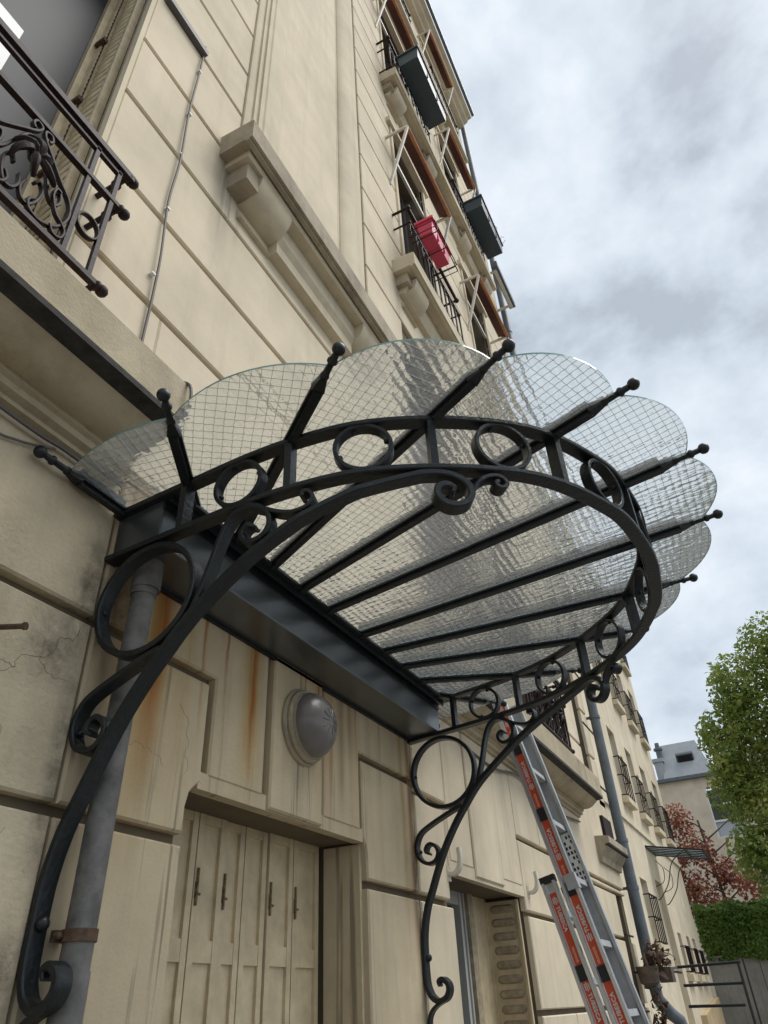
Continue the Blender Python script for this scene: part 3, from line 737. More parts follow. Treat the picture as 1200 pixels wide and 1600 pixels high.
# ------------------------------------------------------------------ wall lamp
lamp = empty('wall_lamp', (2.30, -.012, 2.53)); tag(lamp, 'domed frosted glass wall lamp on a cream ring above the shuttered doorway', 'lamp')
y0 = -.012
mb = MB(); mb.lathe([(.144, -.004), (.147, .010), (.141, .020), (.137, .018), (.139, .030), (.133, .040), (.127, .038), (.125, .048), (.10, .050)], (2.30, y0, 2.53), (0, -1, 0), 36); mb.build('base_ring', M_SILL, lamp, True)
pr = [(.124*math.cos(a), .040+.092*math.sin(a)) for a in [math.pi/2*k/12 for k in range(13)]]
mb = MB(); mb.lathe(pr, (2.30, y0, 2.53), (0, -1, 0), 36); gl = mb.build('globe', M_GLOBE, lamp, True)
mb = MB()
for k in range(10):
    a = 2*math.pi*k/10
    p = []
    for t in (.12, .25, .38):
        th = math.pi/2-t*1.1; p.append((2.30+.125*math.cos(th)*math.cos(a), y0-.040-.0925*math.sin(th), 2.53+.125*math.cos(th)*math.sin(a)))
    mb.tube(p, .0028, 5)
mb.build('cut_star', M_GLOBE, gl, True)

# ------------------------------------------------------------------ canopy
CX = 2.285
can = empty('glass_canopy', (CX, 0, 2.74)); tag(can, 'fan shaped wired glass canopy on black wrought iron brackets over the doorway', 'canopy')
def zp(y): return 2.905-.09*y               # glazing plane (top of the bars)
HY = [0, .3, .5, .65, .8, .95, 1.09, 1.2, 1.28, 1.35, 1.39, 1.415, 1.42]
HWv = [1.034, 1.028, 1.02, 1.0, .96, .882, .78, .675, .56, .41, .29, .1, 0.0]
half = [(-b, -a) for a, b in zip(HY, HWv)]
plan = spline([(x, y, 0) for x, y in half]+[(-x, y, 0) for x, y in reversed(half[:-1])], 8)
def hwf(y):
    y = min(max(-y, 0), 1.42)
    for i in range(len(HY)-1):
        if y <= HY[i+1]:
            t = (y-HY[i])/(HY[i+1]-HY[i]); return HWv[i]+(HWv[i+1]-HWv[i])*t
    return 0.
def plan_normal(i):
    a = plan[max(i-1, 0)]; b = plan[min(i+1, len(plan)-1)]; t = (b-a).normalized(); return Vector((-t.y, t.x, 0))
def railz(y, k): return (2.738-.07*y) if k == 0 else (2.738+.178-.09*y-.02)
for k, nm in ((0, 'lower_rail'), (1, 'upper_rail')):
    path = [(CX+p.x, p.y, railz(p.y, k)) for p in plan]
    mb = MB(); mb.sweep(path, plan_normal, .045, .0175); mb.build(nm, M_IRON, can, True)
TIP = [(1.37, -.03), (1.345, -.44), (1.222, -.90), (.985, -1.28), (.646, -1.546), (.215, -1.692)]
BAS = [(1.05, -.03), (.94, -.215), (.72, -.215), (.52, -.215), (.33, -.215), (.13, -.215)]
ribs = [(-BAS[i][0], BAS[i][1], -TIP[i][0], TIP[i][1]) for i in range(6)]+[(BAS[i][0], BAS[i][1], TIP[i][0], TIP[i][1]) for i in range(5, -1, -1)]
cross = []
for bx, by, tx, ty in ribs:
    B = Vector((CX+bx, by, zp(by))); T = Vector((CX+tx, ty, zp(ty)+.005)); L = (T-B).length; u = (T-B).normalized()
    S = Vector((0, 0, 1)).cross(u).normalized(); Nn = u.cross(S)
    if Nn.z < 0: Nn = -Nn
    mb = MB()
    # T section: flange below, web between panes
    def prism(a, b_, w0, w1, h0, h1, o0, o1):
        vs = []
        for t, wd, hh, oo in ((a, w0, h0, o0), (b_, w1, h1, o1)):
            c = B+u*t
            for sx, sz in ((-1, 0), (1, 0), (1, 1), (-1, 1)): vs.append(c+S*sx*wd/2+Nn*(oo+sz*hh))
        mb.add(vs, [(0, 3, 2, 1), (4, 5, 6, 7), (0, 1, 5, 4), (1, 2, 6, 5), (2, 3, 7, 6), (3, 0, 4, 7)])
    l1 = L-.145
    prism(0, l1, .039, .039, .008, .008, -.008, -.008)
    prism(0, l1, .012, .012, .028, .028, -.001, -.001)
    prism(0, l1, .022, .022, .016, .016, -.0225, -.0225)
    prism(l1-.002, L-.10, .038, .017, .026, .018, -.016, -.011)
    o = mb.build('rib', M_IRON, can)
    f = MB(); f.lathe([(.010, 0), (.013, .004), (.013, .012), (.010, .018), (.009, .05), (.011, .054), (.0145, .058), (.0145, .065), (.010, .071), (.009, .095)], B+u*(L-.108)-Nn*.002, u, 12)
    f.ball(T-u*.005-Nn*.002, .0185, 14); f.build('finial', M_IRON, o, True)
# posts and rings of the fascia
def plan_cross(bx, by, tx, ty):
    best = None
    for i, p in enumerate(plan):
        t = ((p.x-bx)*(tx-bx)+(p.y-by)*(ty-by))/((tx-bx)**2+(ty-by)**2)
        dd = math.hypot(p.x-(bx+t*(tx-bx)), p.y-(by+t*(ty-by)))
        if best is None or dd < best[0]: best = (dd, i)
    return best[1]
ci = [plan_cross(*r) for r in ribs[1:11]]
for i in ci:
    p = plan[i]; n = plan_normal(i); t = Vector((n.y, -n.x, 0)); z0, z1 = railz(p.y, 0), railz(p.y, 1)
    MB().obox((CX+p.x, p.y, (z0+z1)/2), t*.0105, n*.020, (0, 0, (z1-z0)/2)).build('post', M_IRON, can)
for a, b in zip(ci[:-1], ci[1:]):
    s0 = sum((plan[k+1]-plan[k]).length for k in range(a, b)); acc = 0; k = a
    while k < b and acc < s0/2: acc += (plan[k+1]-plan[k]).length; k += 1
    p = plan[k]; n = plan_normal(k); t = Vector((n.y, -n.x, 0)); z0, z1 = railz(p.y, 0)+.006, railz(p.y, 1)-.006
    rr = (z1-z0)/2-.003; c = Vector((CX+p.x, p.y, (z0+z1)/2))
    mb = MB(); mb.sweep([c+t*rr*math.cos(q)+Vector((0, 0, rr*math.sin(q))) for q in [2*math.pi*j/36 for j in range(36)]], n, .036, .013, True)
    for q in range(4):
        a2 = q*math.pi/2+.35; r3 = rr-.009; mb.ball(c+t*r3*math.cos(a2)+Vector((0, 0, r3*math.sin(a2))), .008, 8)
    mb.build('ring', M_IRON, can, True)
# gutter box and the angle that carries the bars
GX0, GX1, GD, GZ0, GZ1 = CX-1.03, CX+1.03, .178, 2.752, 2.905
mb = MB(); mb.box(GX0, GX1, -GD, -.0, GZ0, GZ1); gb = mb.build('gutter_box', M_GUT, can)
for o_ in (gb,):
    bv = o_.modifiers.new('b', 'BEVEL'); bv.width = .004; bv.segments = 2
mb = MB(); mb.box(GX0, GX1, -.235, -.172, 2.9065, 2.9165); mb.box(GX0, GX1, -.183, -.1735, 2.868, 2.9055); mb.box(GX0, GX1, -.212, -.204, 2.886, 2.905); mb.build('angle_iron', M_IRON, can)
MB().box(CX-1.02, CX+1.02, -.012, .0, 2.738, 2.751).build('wall_flashing', M_IRON, can)
# panes with the wire net cast into them
WIRE = .027; rnd0 = random.Random(5)
def arc_pts(p, q, sag, n=14):
    p = Vector(p); q = Vector(q); m_ = (p+q)/2; ch = (q-p); L = ch.length; nn = Vector((ch.y, -ch.x)).normalized()
    if nn.dot(m_-Vector((0, 1.2))) < 0: nn = -nn
    Rr = (L*L/4+sag*sag)/(2*sag); c = m_-nn*(Rr-sag); a0 = math.atan2((p-c).y, (p-c).x); a1 = math.atan2((q-c).y, (q-c).x)
    d_ = (a1-a0+math.pi) % (2*math.pi)-math.pi
    return [(c.x+Rr*math.cos(a0+d_*k/n), c.y+Rr*math.sin(a0+d_*k/n)) for k in range(n+1)]
def clip_line(poly, o, dv):
    """parameters where the line o+t*dv crosses the polygon (2d)"""
    ts = []; n = len(poly)
    for i in range(n):
        a = poly[i]; b = poly[(i+1) % n]; ex, ey = b[0]-a[0], b[1]-a[1]
        den = dv[0]*ey-dv[1]*ex
        if abs(den) < 1e-9: continue
        t = ((a[0]-o[0])*ey-(a[1]-o[1])*ex)/den; s = ((a[0]-o[0])*dv[1]-(a[1]-o[1])*dv[0])/den
        if 0 <= s < 1: ts.append(t)
    ts.sort(); return [(ts[i], ts[i+1]) for i in range(0, len(ts)-1, 2)]
for i in range(11):
    b0 = Vector(ribs[i][:2]); t0 = Vector(ribs[i][2:]); b1 = Vector(ribs[i+1][:2]); t1 = Vector(ribs[i+1][2:])
    u0 = (t0-b0).normalized(); u1 = (t1-b1).normalized()
    eo = [.105, .085]+[.058]*8+[.085, .105]; e0 = t0-u0*eo[i]; e1 = t1-u1*eo[i+1]
    ch = (t1-t0).length
    side = (e1-e0).normalized()*.010
    sag = {0: .03, 10: .03, 1: .065, 9: .065}.get(i, .072)
    edge = arc_pts(e0+side, e1-side, sag)
    poly = [tuple(b0+side)]+edge+[tuple(b1-side)]
    if i in (0, 10):
        k0 = Vector(((-1.03 if i == 0 else 1.03), -.215))
        poly = [tuple(b0+side), *edge, tuple(b1-side)]
    n = len(poly); zb, zt = .0015, .0075
    vs = [(CX+x, y, zp(y)+zb) for x, y in poly]+[(CX+x, y, zp(y)+zt) for x, y in poly]
    mb = MB(); mb.add(vs, [tuple(range(n)), tuple(n+k for k in reversed(range(n)))]); mb.m[-1] = 2; mb.cm = 1
    mb.f += [(k, n+k, n+(k+1) % n, (k+1) % n) for k in range(n)]; mb.m += [1]*n
    po = mb.build('glass_pane', [M_GLASS, M_GEDGE, M_GTOP], can)
    import mathutils
    ax = (u0+u1).normalized(); ay = Vector((-ax.y, ax.x)); o = (b0+b1)/2
    mb = MB()
    for dv, nv in ((ax, ay), (ay, ax)):
        k0 = random.random()*WIRE
        for k in range(-60, 70):
            oo = o+nv*(k*WIRE+k0)
            for ta, tb in clip_line(poly, oo, dv):
                if tb-ta < .01: continue
                hw_ = .0005; ns = max(1, int((tb-ta)/.0135)); ph = rnd0.random()*6.28
                vs = []
                for q_ in range(ns+1):
                    p = oo+dv*(ta+(tb-ta)*q_/ns)
                    am = .0011*(.5+.5*math.sin(p.x*9+p.y*5+i)); p = p+nv*(am*(1 if q_ % 2 else -1)+.0012*math.sin(q_*.35+ph))
                    for sx, sz in ((-1, -1), (1, -1), (1, 1), (-1, 1)):
                        q = p+nv*sx*hw_; vs.append((CX+q.x, q.y, zp(q.y)+.0045+sz*hw_))
                mb.add(vs, [(4*w_+k_, 4*w_+(k_+1) % 4, 4*w_+4+(k_+1) % 4, 4*w_+4+k_) for w_ in range(ns) for k_ in range(4)])
    wo = mb.build('wire_net', M_WIRE, po); tag(wo, kind='stuff')
# brackets: bars wrapped on the vertical surface of the fascia curve
main_p = [(-.074, 1.694), (-.070, 1.712), (-.090, 1.718), (-.112, 1.702), (-.115, 1.678), (-.103, 1.656), (-.082, 1.645), (-.058, 1.644), (-.034, 1.66), (-.020, 1.686), (-.014, 1.712), (-.012, 1.75), (-.012, 1.793), (-.013, 1.838), (-.016, 1.883), (-.027, 1.943), (-.046, 2.004), (-.068, 2.050), (-.099, 2.119), (-.128, 2.179), (-.159, 2.235), (-.199, 2.296), (-.237, 2.347), (-.275, 2.392), (-.314, 2.438), (-.359, 2.483), (-.419, 2.531), (-.492, 2.584), (-.566, 2.631), (-.625, 2.664), (-.683, 2.692), (-.742, 2.716), (-.80, 2.737), (-.87, 2.760), (-.934, 2.778), (-.965, 2.786), (-.995, 2.789), (-1.022, 2.783), (-1.046, 2.766), (-1.058, 2.742), (-1.057, 2.715), (-1.042, 2.692), (-1.018, 2.683), (-.996, 2.693), (-.984, 2.716), (-.986, 2.738), (-.998, 2.749), (-1.013, 2.749), (-1.022, 2.740), (-1.017, 2.728)]
ring_c, ring_r = (-.178, 2.562), .163
lowS = [(-.262, 2.392), (-.225, 2.383), (-.167, 2.362), (-.09, 2.330), (-.036, 2.300), (-.012, 2.26), (-.010, 2.222), (-.026, 2.186), (-.061, 2.166), (-.098, 2.172), (-.117, 2.202), (-.110, 2.230), (-.085, 2.247), (-.063, 2.239), (-.056, 2.218), (-.074, 2.204)]
strut = [(-.350, 2.482), (-.362, 2.515), (-.376, 2.555), (-.392, 2.605), (-.408, 2.660), (-.430, 2.715), (-.457, 2.748), (-.490, 2.758), (-.526, 2.750), (-.555, 2.722), (-.565, 2.683), (-.549, 2.650), (-.515, 2.637), (-.490, 2.650), (-.484, 2.676), (-.502, 2.693), (-.522, 2.684)]
hookp = [(-.500, 2.758), (-.549, 2.733), (-.590, 2.712), (-.631, 2.700), (-.667, 2.708), (-.684, 2.733), (-.675, 2.757), (-.658, 2.759), (-.656, 2.744)]
small = [(-1.062, 2.724), (-1.069, 2.747), (-1.083, 2.772), (-1.102, 2.789), (-1.119, 2.794), (-1.135, 2.786), (-1.139, 2.769), (-1.129, 2.757), (-1.118, 2.760), (-1.116, 2.772), (-1.123, 2.776)]
tail = [(-.098, 1.650), (-.080, 1.640), (-.053, 1.628), (-.030, 1.610), (-.016, 1.585), (-.012, 1.55), (-.012, 1.46), (-.02, 1.40), (-.045, 1.375), (-.07, 1.39), (-.068, 1.42)]
for sg in (-1, 1):
    br = empty('bracket', (0, 0, 0), can); br.location = -Vector(can.location)
    def W(p): return (CX+sg*hwf(p[0]), p[0], p[1])
    def sd(P):
        def f(i):
            y = P[i][1]; dh = (hwf(y+.02)-hwf(y-.02))/.04
            return Vector((sg, -dh, 0)).normalized()
        return f
    def bar(nm, L, wd, th, k=6, taper=None):
        P = [W((min(q.x, 0), q.y)) for q in spline([(a, b, 0) for a, b in L], k)]
        mb = MB(); mb.sweep(P, sd(P), wd, th, taper=taper); return mb.build(nm, M_IRON, br, True, 35)
    bar('main_bar', main_p, .045, .0205, 5, lambda t: min(1, .45+t*14, .5+(1-t)*9))
    P = [W((ring_c[0]+ring_r*math.cos(a), ring_c[1]+ring_r*math.sin(a))) for a in [2*math.pi*k/48 for k in range(48)]]
    mb = MB(); mb.sweep(P, (1, 0, 0), .044, .017, True); mb.build('ring', M_IRON, br, True, 35)
    bar('scroll', lowS, .042, .015, 6, lambda t: min(1, .5+(1-t)*9)); bar('scroll', strut, .042, .015, 6, lambda t: min(1, .5+(1-t)*9))
    bar('scroll', hookp, .040, .012); bar('scroll', small, .042, .013, 6, lambda t: min(1, .3+t*3)); bar('scroll', tail, .036, .012)
    x = CX+sg*1.034
    for zz, k in ((1.80, 1.), (2.22, .55), (2.56, .55)):
        MB().lathe([(.016*k, 0), (.016*k, .006*k), (.012*k, .014*k), (.004*k, .018*k)], (x, -.023, zz), (0, -1, 0), 10).build('bolt', M_IRON, br, True)

# ------------------------------------------------------------------ drainpipes
dp = empty('drainpipe', (1.33, -.07, 0)); tag(dp, 'grey zinc downpipe running down behind the iron bracket from the canopy gutter', 'drainpipe')
mb = MB(); mb.tube([(1.338, -.072, 2.76), (1.338, -.072, 2.66)], .043, 18); mb.build('outlet_collar', M_ZINC, dp, True)
mb = MB(); mb.tube([(1.335, -.07, 2.70), (1.335, -.07, 2.64)], .0375, 18); mb.tube([(1.337, -.07, 2.645), (1.325, -.07, 2.2), (1.32, -.07, 1.62), (1.32, -.07, .1)], .034, 18); mb.tube([(1.321, -.07, 1.71), (1.32, -.07, 1.15)], .0365, 18); mb.build('pipe', M_ZINC, dp, True)
mb = MB(); mb.tube([(1.321, -.07, 1.765), (1.321, -.07, 1.79)], .039, 18); mb.box(1.275, 1.368, -.045, -.03, 1.766, 1.789); mb.box(1.31, 1.33, -.03, .01, 1.77, 1.786)
for xx in (1.278, 1.365): mb.lathe([(.008, 0), (.008, .012), (.004, .016)], (xx, -.045, 1.7775), (0, -1, 0), 8)
mb.build('clamp', M_RUST, dp, True)
dp2 = empty('drainpipe', (8.52, -.10, 0)); tag(dp2, 'tall slate grey drainpipe at the end of the apartment house', 'drainpipe')
mb = MB(); mb.tube([(8.52, -.08, 18.6), (8.52, -.08, 2.9)], .055, 16); mb.tube([(8.52, -.08, 3.0), (8.52, -.08, 1.72), (8.53, -.085, 1.62), (8.60, -.16, 1.50), (8.66, -.22, 1.44), (8.68, -.25, 1.30), (8.68, -.25, .05)], .058, 16); mb.build('pipe', M_ZINCD, dp2, True)
for z in (14.5, 11.2, 8.1, 5.6, 4.35, 3.0, 2.55, 1.78, 1.70):
    mb = MB(); mb.tube([(8.52, -.08, z), (8.52, -.08, z+.035)], .064, 16); mb.box(8.49, 8.515, -.08, .05, z+.005, z+.03); mb.build('collar', M_ZINCD, dp2, True)

# ------------------------------------------------------------------ planters on the railings
def planter(x0, x1, y0_, y1_, z0, h, m, label, cat, grp=None):
    r = empty('flower_box', ((x0+x1)/2, (y0_+y1_)/2, z0)); tag(r, label, cat, grp)
    mb = MB(); c = .02
    vs = []
    for z, k in ((z0, c), (z0+h, 0)): vs += [(x0+k, y0_+k, z), (x1-k, y0_+k, z), (x1-k, y1_-k, z), (x0+k, y1_-k, z)]
    mb.add(vs, [(0, 3, 2, 1), (0, 1, 5, 4), (1, 2, 6, 5), (2, 3, 7, 6), (3, 0, 4, 7)])
    for q in range(1, 3): mb.box(x0+(x1-x0)*q/3-.006, x0+(x1-x0)*q/3+.006, y0_+.004, y1_-.004, z0+.004, z0+h-.01)
    mb.build('trough', m, r)
    mb = MB()
    for a, b, c_, d_ in ((x0-.015, x1+.015, y0_-.015, y0_+.01), (x0-.015, x1+.015, y1_-.01, y1_+.015), (x0-.015, x0+.01, y0_+.01, y1_-.01), (x1-.01, x1+.015, y0_+.01, y1_-.01)): mb.box(a, b, c_, d_, z0+h-.03, z0+h+.002)
    mb.build('rim', m, r)
    MB().box(x0+.01, x1-.01, y0_+.01, y1_-.01, z0+h-.04, z0+h-.03).build('soil', M_BARK, r)
    return r
planter(3.89, 4.84, -.51, -.215, 11.5, .24, M_BOX, 'slate green flower trough hung on the third floor railing above the pink box', 'flower box', 'slate green troughs')
TROUGH2 = planter(6.20, 7.18, -.51, -.215, 11.5, .24, M_BOX, 'slate green flower trough hung on the third floor railing of the far window', 'flower box', 'slate green troughs')
pk = planter(3.77, 4.22, -.40, -.235, 7.6, .20, M_PINK, 'pink plastic flower box in a wire holder on the second floor railing', 'flower box')
mb = MB()
for z in (7.58, 7.68): mb.tube([(3.74, -.17, z), (3.74, -.43, z), (4.30, -.43, z), (4.30, -.17, z)], .006, 6)
for x in (3.8, 4.0, 4.24): mb.tube([(x, -.43, 7.68), (x, -.43, 7.58), (x, -.17, 7.575)], .005, 6)
mb.build('wire_holder', M_RAIL, pk)

rq = random.Random(8); tw = MB()
for k in range(14):
    x = 6.95+rq.random()*.3; y = -.36+rq.uniform(-.1, .1); p = [Vector((x, y, 11.72))]
    for q in range(3): p.append(p[-1]+Vector((rq.uniform(-.05, .09), rq.uniform(-.08, .05), rq.uniform(.05, .12))))
    tw.tube(p, .004, 4)
tag(tw.build('dry_twigs', M_BARK, TROUGH2), kind='stuff')
# ------------------------------------------------------------------ ladder
LA, LWD = 3.90, .38
lad = empty('extension_ladder', (LA, -.9, 0)); tag(lad, 'aluminium extension ladder with red lettered stickers leaning on the facade', 'ladder')
SL = -.2283                                # dy per dz going down
def stile(x, ytop, ztop, zbot, wd, th, up_text, stick):
    """U-channel stile leaning in the y-z plane; local frame: l along the stile (up), n across it (outwards)"""
    l = Vector((0, -SL, 1)).normalized(); n = Vector((0, -l.z, l.y)); L = (ztop-zbot)/l.z
    top = Vector((x, ytop, ztop)); c = top-l*(L/2)
    mb = MB()
    mb.obox(c+n*(wd/2)+Vector((th/2, 0, 0)), (.0015, 0, 0), n*(wd/2), l*(L/2))
    for k in (.008, wd-.008): mb.obox(c+n*k+Vector((th/2-.006, 0, 0)), (th/2, 0, 0), n*.008, l*(L/2))
    o = mb.build('stile', M_ALU if stick else M_ALUD, lad)
    if stick:
        xf = x+th/2-.002
        t = .05; blocks = []
        while t < L-.3:
            ln = .325; cc = top-l*(t+ln/2)+n*(wd*.5)
            MB().obox((xf-.001, cc.y, cc.z), (.001, 0, 0), n*(wd*.25), l*(ln/2)).build('sticker', M_RED, o)
            blocks.append((t, ln)); t += ln+.04
            p = top-l*(t-.02)+n*(wd*.5)
            MB().obox((xf-.004, p.y, p.z), (.005, 0, 0), n*(wd*.26), l*.032).build('rung_end', M_BLK, o)
        for t, ln in blocks:
            for word, size, pos, mt in (('TUBESCA', wd*.34, .115, M_TXT), ('PRONOR', wd*.20, .27, M_TXTO)):
                cu = bpy.data.curves.new('lettering', 'FONT'); cu.body = word; cu.size = size*.98; cu.align_x = 'CENTER'; cu.align_y = 'CENTER'; cu.extrude = .0004; cu.resolution_u = 2; cu.space_character = 1.08; cu.offset = .0012
                to = bpy.data.objects.new('tmp', cu); COL.objects.link(to)
                dg = bpy.context.evaluated_depsgraph_get(); me = bpy.data.meshes.new_from_object(to.evaluated_get(dg)); bpy.data.objects.remove(to)
                me.materials.clear(); me.materials.append(mt)
                q = bpy.data.objects.new('lettering', me); COL.objects.link(q)
                e1 = l if up_text else -l; e3 = Vector((-1, 0, 0)); e2 = e3.cross(e1)
                mm = Matrix((e1, e2, e3)).transposed().to_4x4()
                p = top-l*(t+pos)+n*(wd*.5); mm.translation = Vector((xf-.0030, p.y, p.z))
                q.parent = o; off = Vector(o.location)+Vector(lad.location); mm.translation -= off; q.matrix_local = mm
            # round maker's mark
            p = top-l*(t+(.195 if up_text else .035))+n*(wd*.5)
            mk = MB()
            for kk in (-1, 0, 1): mk.obox((xf-.0030, p.y+n.y*kk*.009, p.z+n.z*kk*.009), (.0005, 0, 0), n*.0028, l*(.018-abs(kk)*.005))
            mk.build('lettering', M_TXT, o)
    return o
WD = .080
yt, zt_ = -.265, 3.16
s_near = stile(LA, yt, zt_, .0, WD, .035, True, True)
s_far = stile(LA+LWD, yt, zt_, .0, WD, .035, True, False)
l = Vector((0, -SL, 1)).normalized(); n = Vector((0, -l.z, l.y))
def rungs(x0, x1, ytop, ztop, count, step, first, wd):
    for k in range(count):
        c = Vector(((x0+x1)/2, ytop, ztop))-l*(first+k*step)+n*(wd*.5)
        MB().obox(c, ((x1-x0)/2, 0, 0), n*.016, l*.014).build('rung', M_ALUD, lad)
rungs(LA+.018, LA+LWD+.01, yt, zt_, 10, .29, .20, WD)
# rear (base) section nearer the wall
zb_ = 2.10; yb_ = -.475+WD+.022
yb_ = yt+(zb_-zt_)*(-SL)+WD+.012
stile(LA-.012, yb_, zb_, .0, WD*.92, .035, False, True); stile(LA+LWD+.012, yb_, zb_, .0, WD*.92, .035, False, False)
rungs(LA+.006, LA+LWD+.02, yb_, zb_, 7, .29, .14, WD*.92)
for x in (LA-.012, LA+LWD+.012):
    c = Vector((x+.017, yb_, zb_))+n*(WD*.46); MB().obox(c+l*.012, (.021, 0, 0), n*(WD*.49), l*.016).build('end_cap', M_BLK, lad)
c = Vector((LA+.012, yt, zt_))-l*1.10+n*(WD*.72); MB().obox(c, (.024, 0, 0), n*(WD*.36), l*.035).build('guide_bracket', M_ALUD, lad)
c = Vector((LA+LWD+.012, yt, zt_))-l*.93+n*(WD*.5); MB().obox(c, (.0045, 0, 0), n*(WD*.34), l*.13).build('safety_label', M_WHITE, lad)
mk = MB()
for a in range(3):
    for b in range(9):
        if (a*7+b*3) % 4: mk.obox(c+Vector((-.0052, 0, 0))+n*((a-1)*.019)+l*((b-4)*.027), (.0006, 0, 0), n*.0055, l*.008)
mk.build('label_pictograms', M_BLK, lad)

# ------------------------------------------------------------------ far wing
YW = 1.5
wing = empty('rear_wing', (18, YW, 0)); tag(wing, 'pale cream lower wing with small railed windows beyond the drainpipe', 'building')
wh = []
cols = [19.5, 21.85, 24.1, 26.3]
rowsz = [(2.2, 3.05), (5.85, 7.7), (9.1, 10.95), (11.9, 13.1)]
for r_i, (a, b) in enumerate(rowsz):
    for c_i, c in enumerate(cols):
        if r_i == 0:
            if c_i == 0: wh.append(('w', 19.25, 20.15, 2.65, 4.0)); 
            continue
        wh.append(('w', c, c+.95, a, b))
for c in (23.4, 25.1, 26.4): wh.append(('w', c, c+.62, 2.15, 3.1))
for c in (20.75, 23.1, 25.45): 
    for a in (6.3, 9.6): wh.append(('s', c, c+.34, a, a+.9))
wh.append(('door', 21.6, 22.7, 1.1, 4.2))
holed_wall(9.5, 28.1, 0, 13.5, wh, YW, .22, 9).build('wall', M_WING, wing)
for (t_, a, b, c, d_) in wh:
    wn = empty('window', (0, 0, 0), wing); wn.location = -Vector(wing.location)
    MB().box(a, b, YW+.19, YW+.21, c, d_).build('pane', M_PANE if t_ != 'door' else M_SHUTD, wn)
    if t_ == 'w':
        mb = MB(); mb.box(a, a+.06, YW+.15, YW+.19, c, d_); mb.box(b-.06, b, YW+.15, YW+.19, c, d_); mb.box((a+b)/2-.03, (a+b)/2+.03, YW+.15, YW+.19, c, d_); mb.build('frame', M_WHITE, wn)
        MB().box(a-.12, b+.12, YW-.16, YW+.05, c-.16, c-.01).build('sill', M_MOULD, wn)
        for zz in (c+.03, c+.52, c+.98) if d_-c > 1.2 else (c+.05, c+.62):
            mb = MB(); mb.box(a-.06, b+.06, YW-.15, YW-.12, zz-.014, zz+.014)
            for xe in (a-.05, b+.05): mb.box(xe-.012, xe+.012, YW-.12, YW+.02, zz-.012, zz+.012)
            mb.build('guard_rail', M_RAIL, wn)
        for k in range(5):
            xx = a-.05+(b-a+.10)*k/4; MB().box(xx-.009, xx+.009, YW-.147, YW-.123, c+.03, c+(.98 if d_-c > 1.2 else .62)).build('guard_bar', M_RAIL, wn)
MB().box(9.5, 28.14, YW-.05, YW+.02, 5.2, 5.32).build('string_course', M_WING, wing)
MB().box(9.5, 28.2, YW-.35, 9, 13.5, 13.62).build('eaves', M_ZINCD, wing)
mb = MB(); mb.add([(24.0, YW-.15, .0), (28.1, YW-.15, .0), (28.1, YW-.15, 1.62), (24.0, YW-.15, 1.25), (24.0, YW+.02, .0), (28.1, YW+.02, .0), (28.1, YW+.02, 1.62), (24.0, YW+.02, 1.25)], [(0, 1, 2, 3), (3, 2, 6, 7), (0, 3, 7, 4), (1, 5, 6, 2)]); mb.build('plinth', M_OCHRE, wing)
# small glass canopy on the wing
wc = empty('entrance_canopy', (22.1, YW, 4.75)); tag(wc, 'small ribbed glass canopy with wire brackets over the wing door', 'canopy')
x0, x1 = 21.3, 22.9
M_PLAIN = mat('frosted_roof_glass', (.62, .68, .68), .3, spec=.4)
_t = M_PLAIN.node_tree; _tl = N(_t, 'ShaderNodeBsdfTranslucent'); _tl.inputs['Color'].default_value = (.8, .84, .84, 1); _mx = N(_t, 'ShaderNodeMixShader'); _mx.inputs[0].default_value = .8
_t.links.new(_t.nodes['Principled BSDF'].outputs[0], _mx.inputs[1]); _t.links.new(_tl.outputs[0], _mx.inputs[2]); _t.links.new(_mx.outputs[0], _t.nodes['Material Output'].inputs['Surface'])
mb = MB(); mb.add([(x0, YW, 4.95), (x1, YW, 4.95), (x1, .12, 4.70), (x0, .12, 4.70), (x0, YW, 4.96), (x1, YW, 4.96), (x1, .12, 4.71), (x0, .12, 4.71)], [(0, 1, 2, 3), (7, 6, 5, 4), (0, 3, 7, 4), (1, 5, 6, 2), (3, 2, 6, 7)]); mb.build('glass', M_PLAIN, wc)
for k in range(6):
    x = x0+(x1-x0)*k/5; MB().obox((x, (YW+.12)/2, 4.815), (.018, 0, 0), (0, (YW-.12)/2, .125), (0, -.002, .022)).build('rib', M_IRON, wc)
for yy, zz in ((.12, 4.70), (.55, 4.775), (YW-.02, 4.945)): MB().box(x0-.02, x1+.02, yy-.02, yy+.02, zz-.04, zz+.02).build('cross_bar', M_IRON, wc)
for x in (x0+.1, x1-.1):
    mb = MB(); mb.tube(spline([(x, YW, 3.7), (x, YW-.1, 3.75), (x, YW-.35, 4.05), (x, YW-.55, 4.5), (x, YW-.9, 4.75)], 6), .012, 6); mb.tube(spline([(x, YW-.02, 4.0), (x, YW-.25, 4.1), (x, YW-.3, 4.4), (x, YW-.15, 4.6)], 6), .009, 6); mb.build('bracket', M_IRON, wc, True)

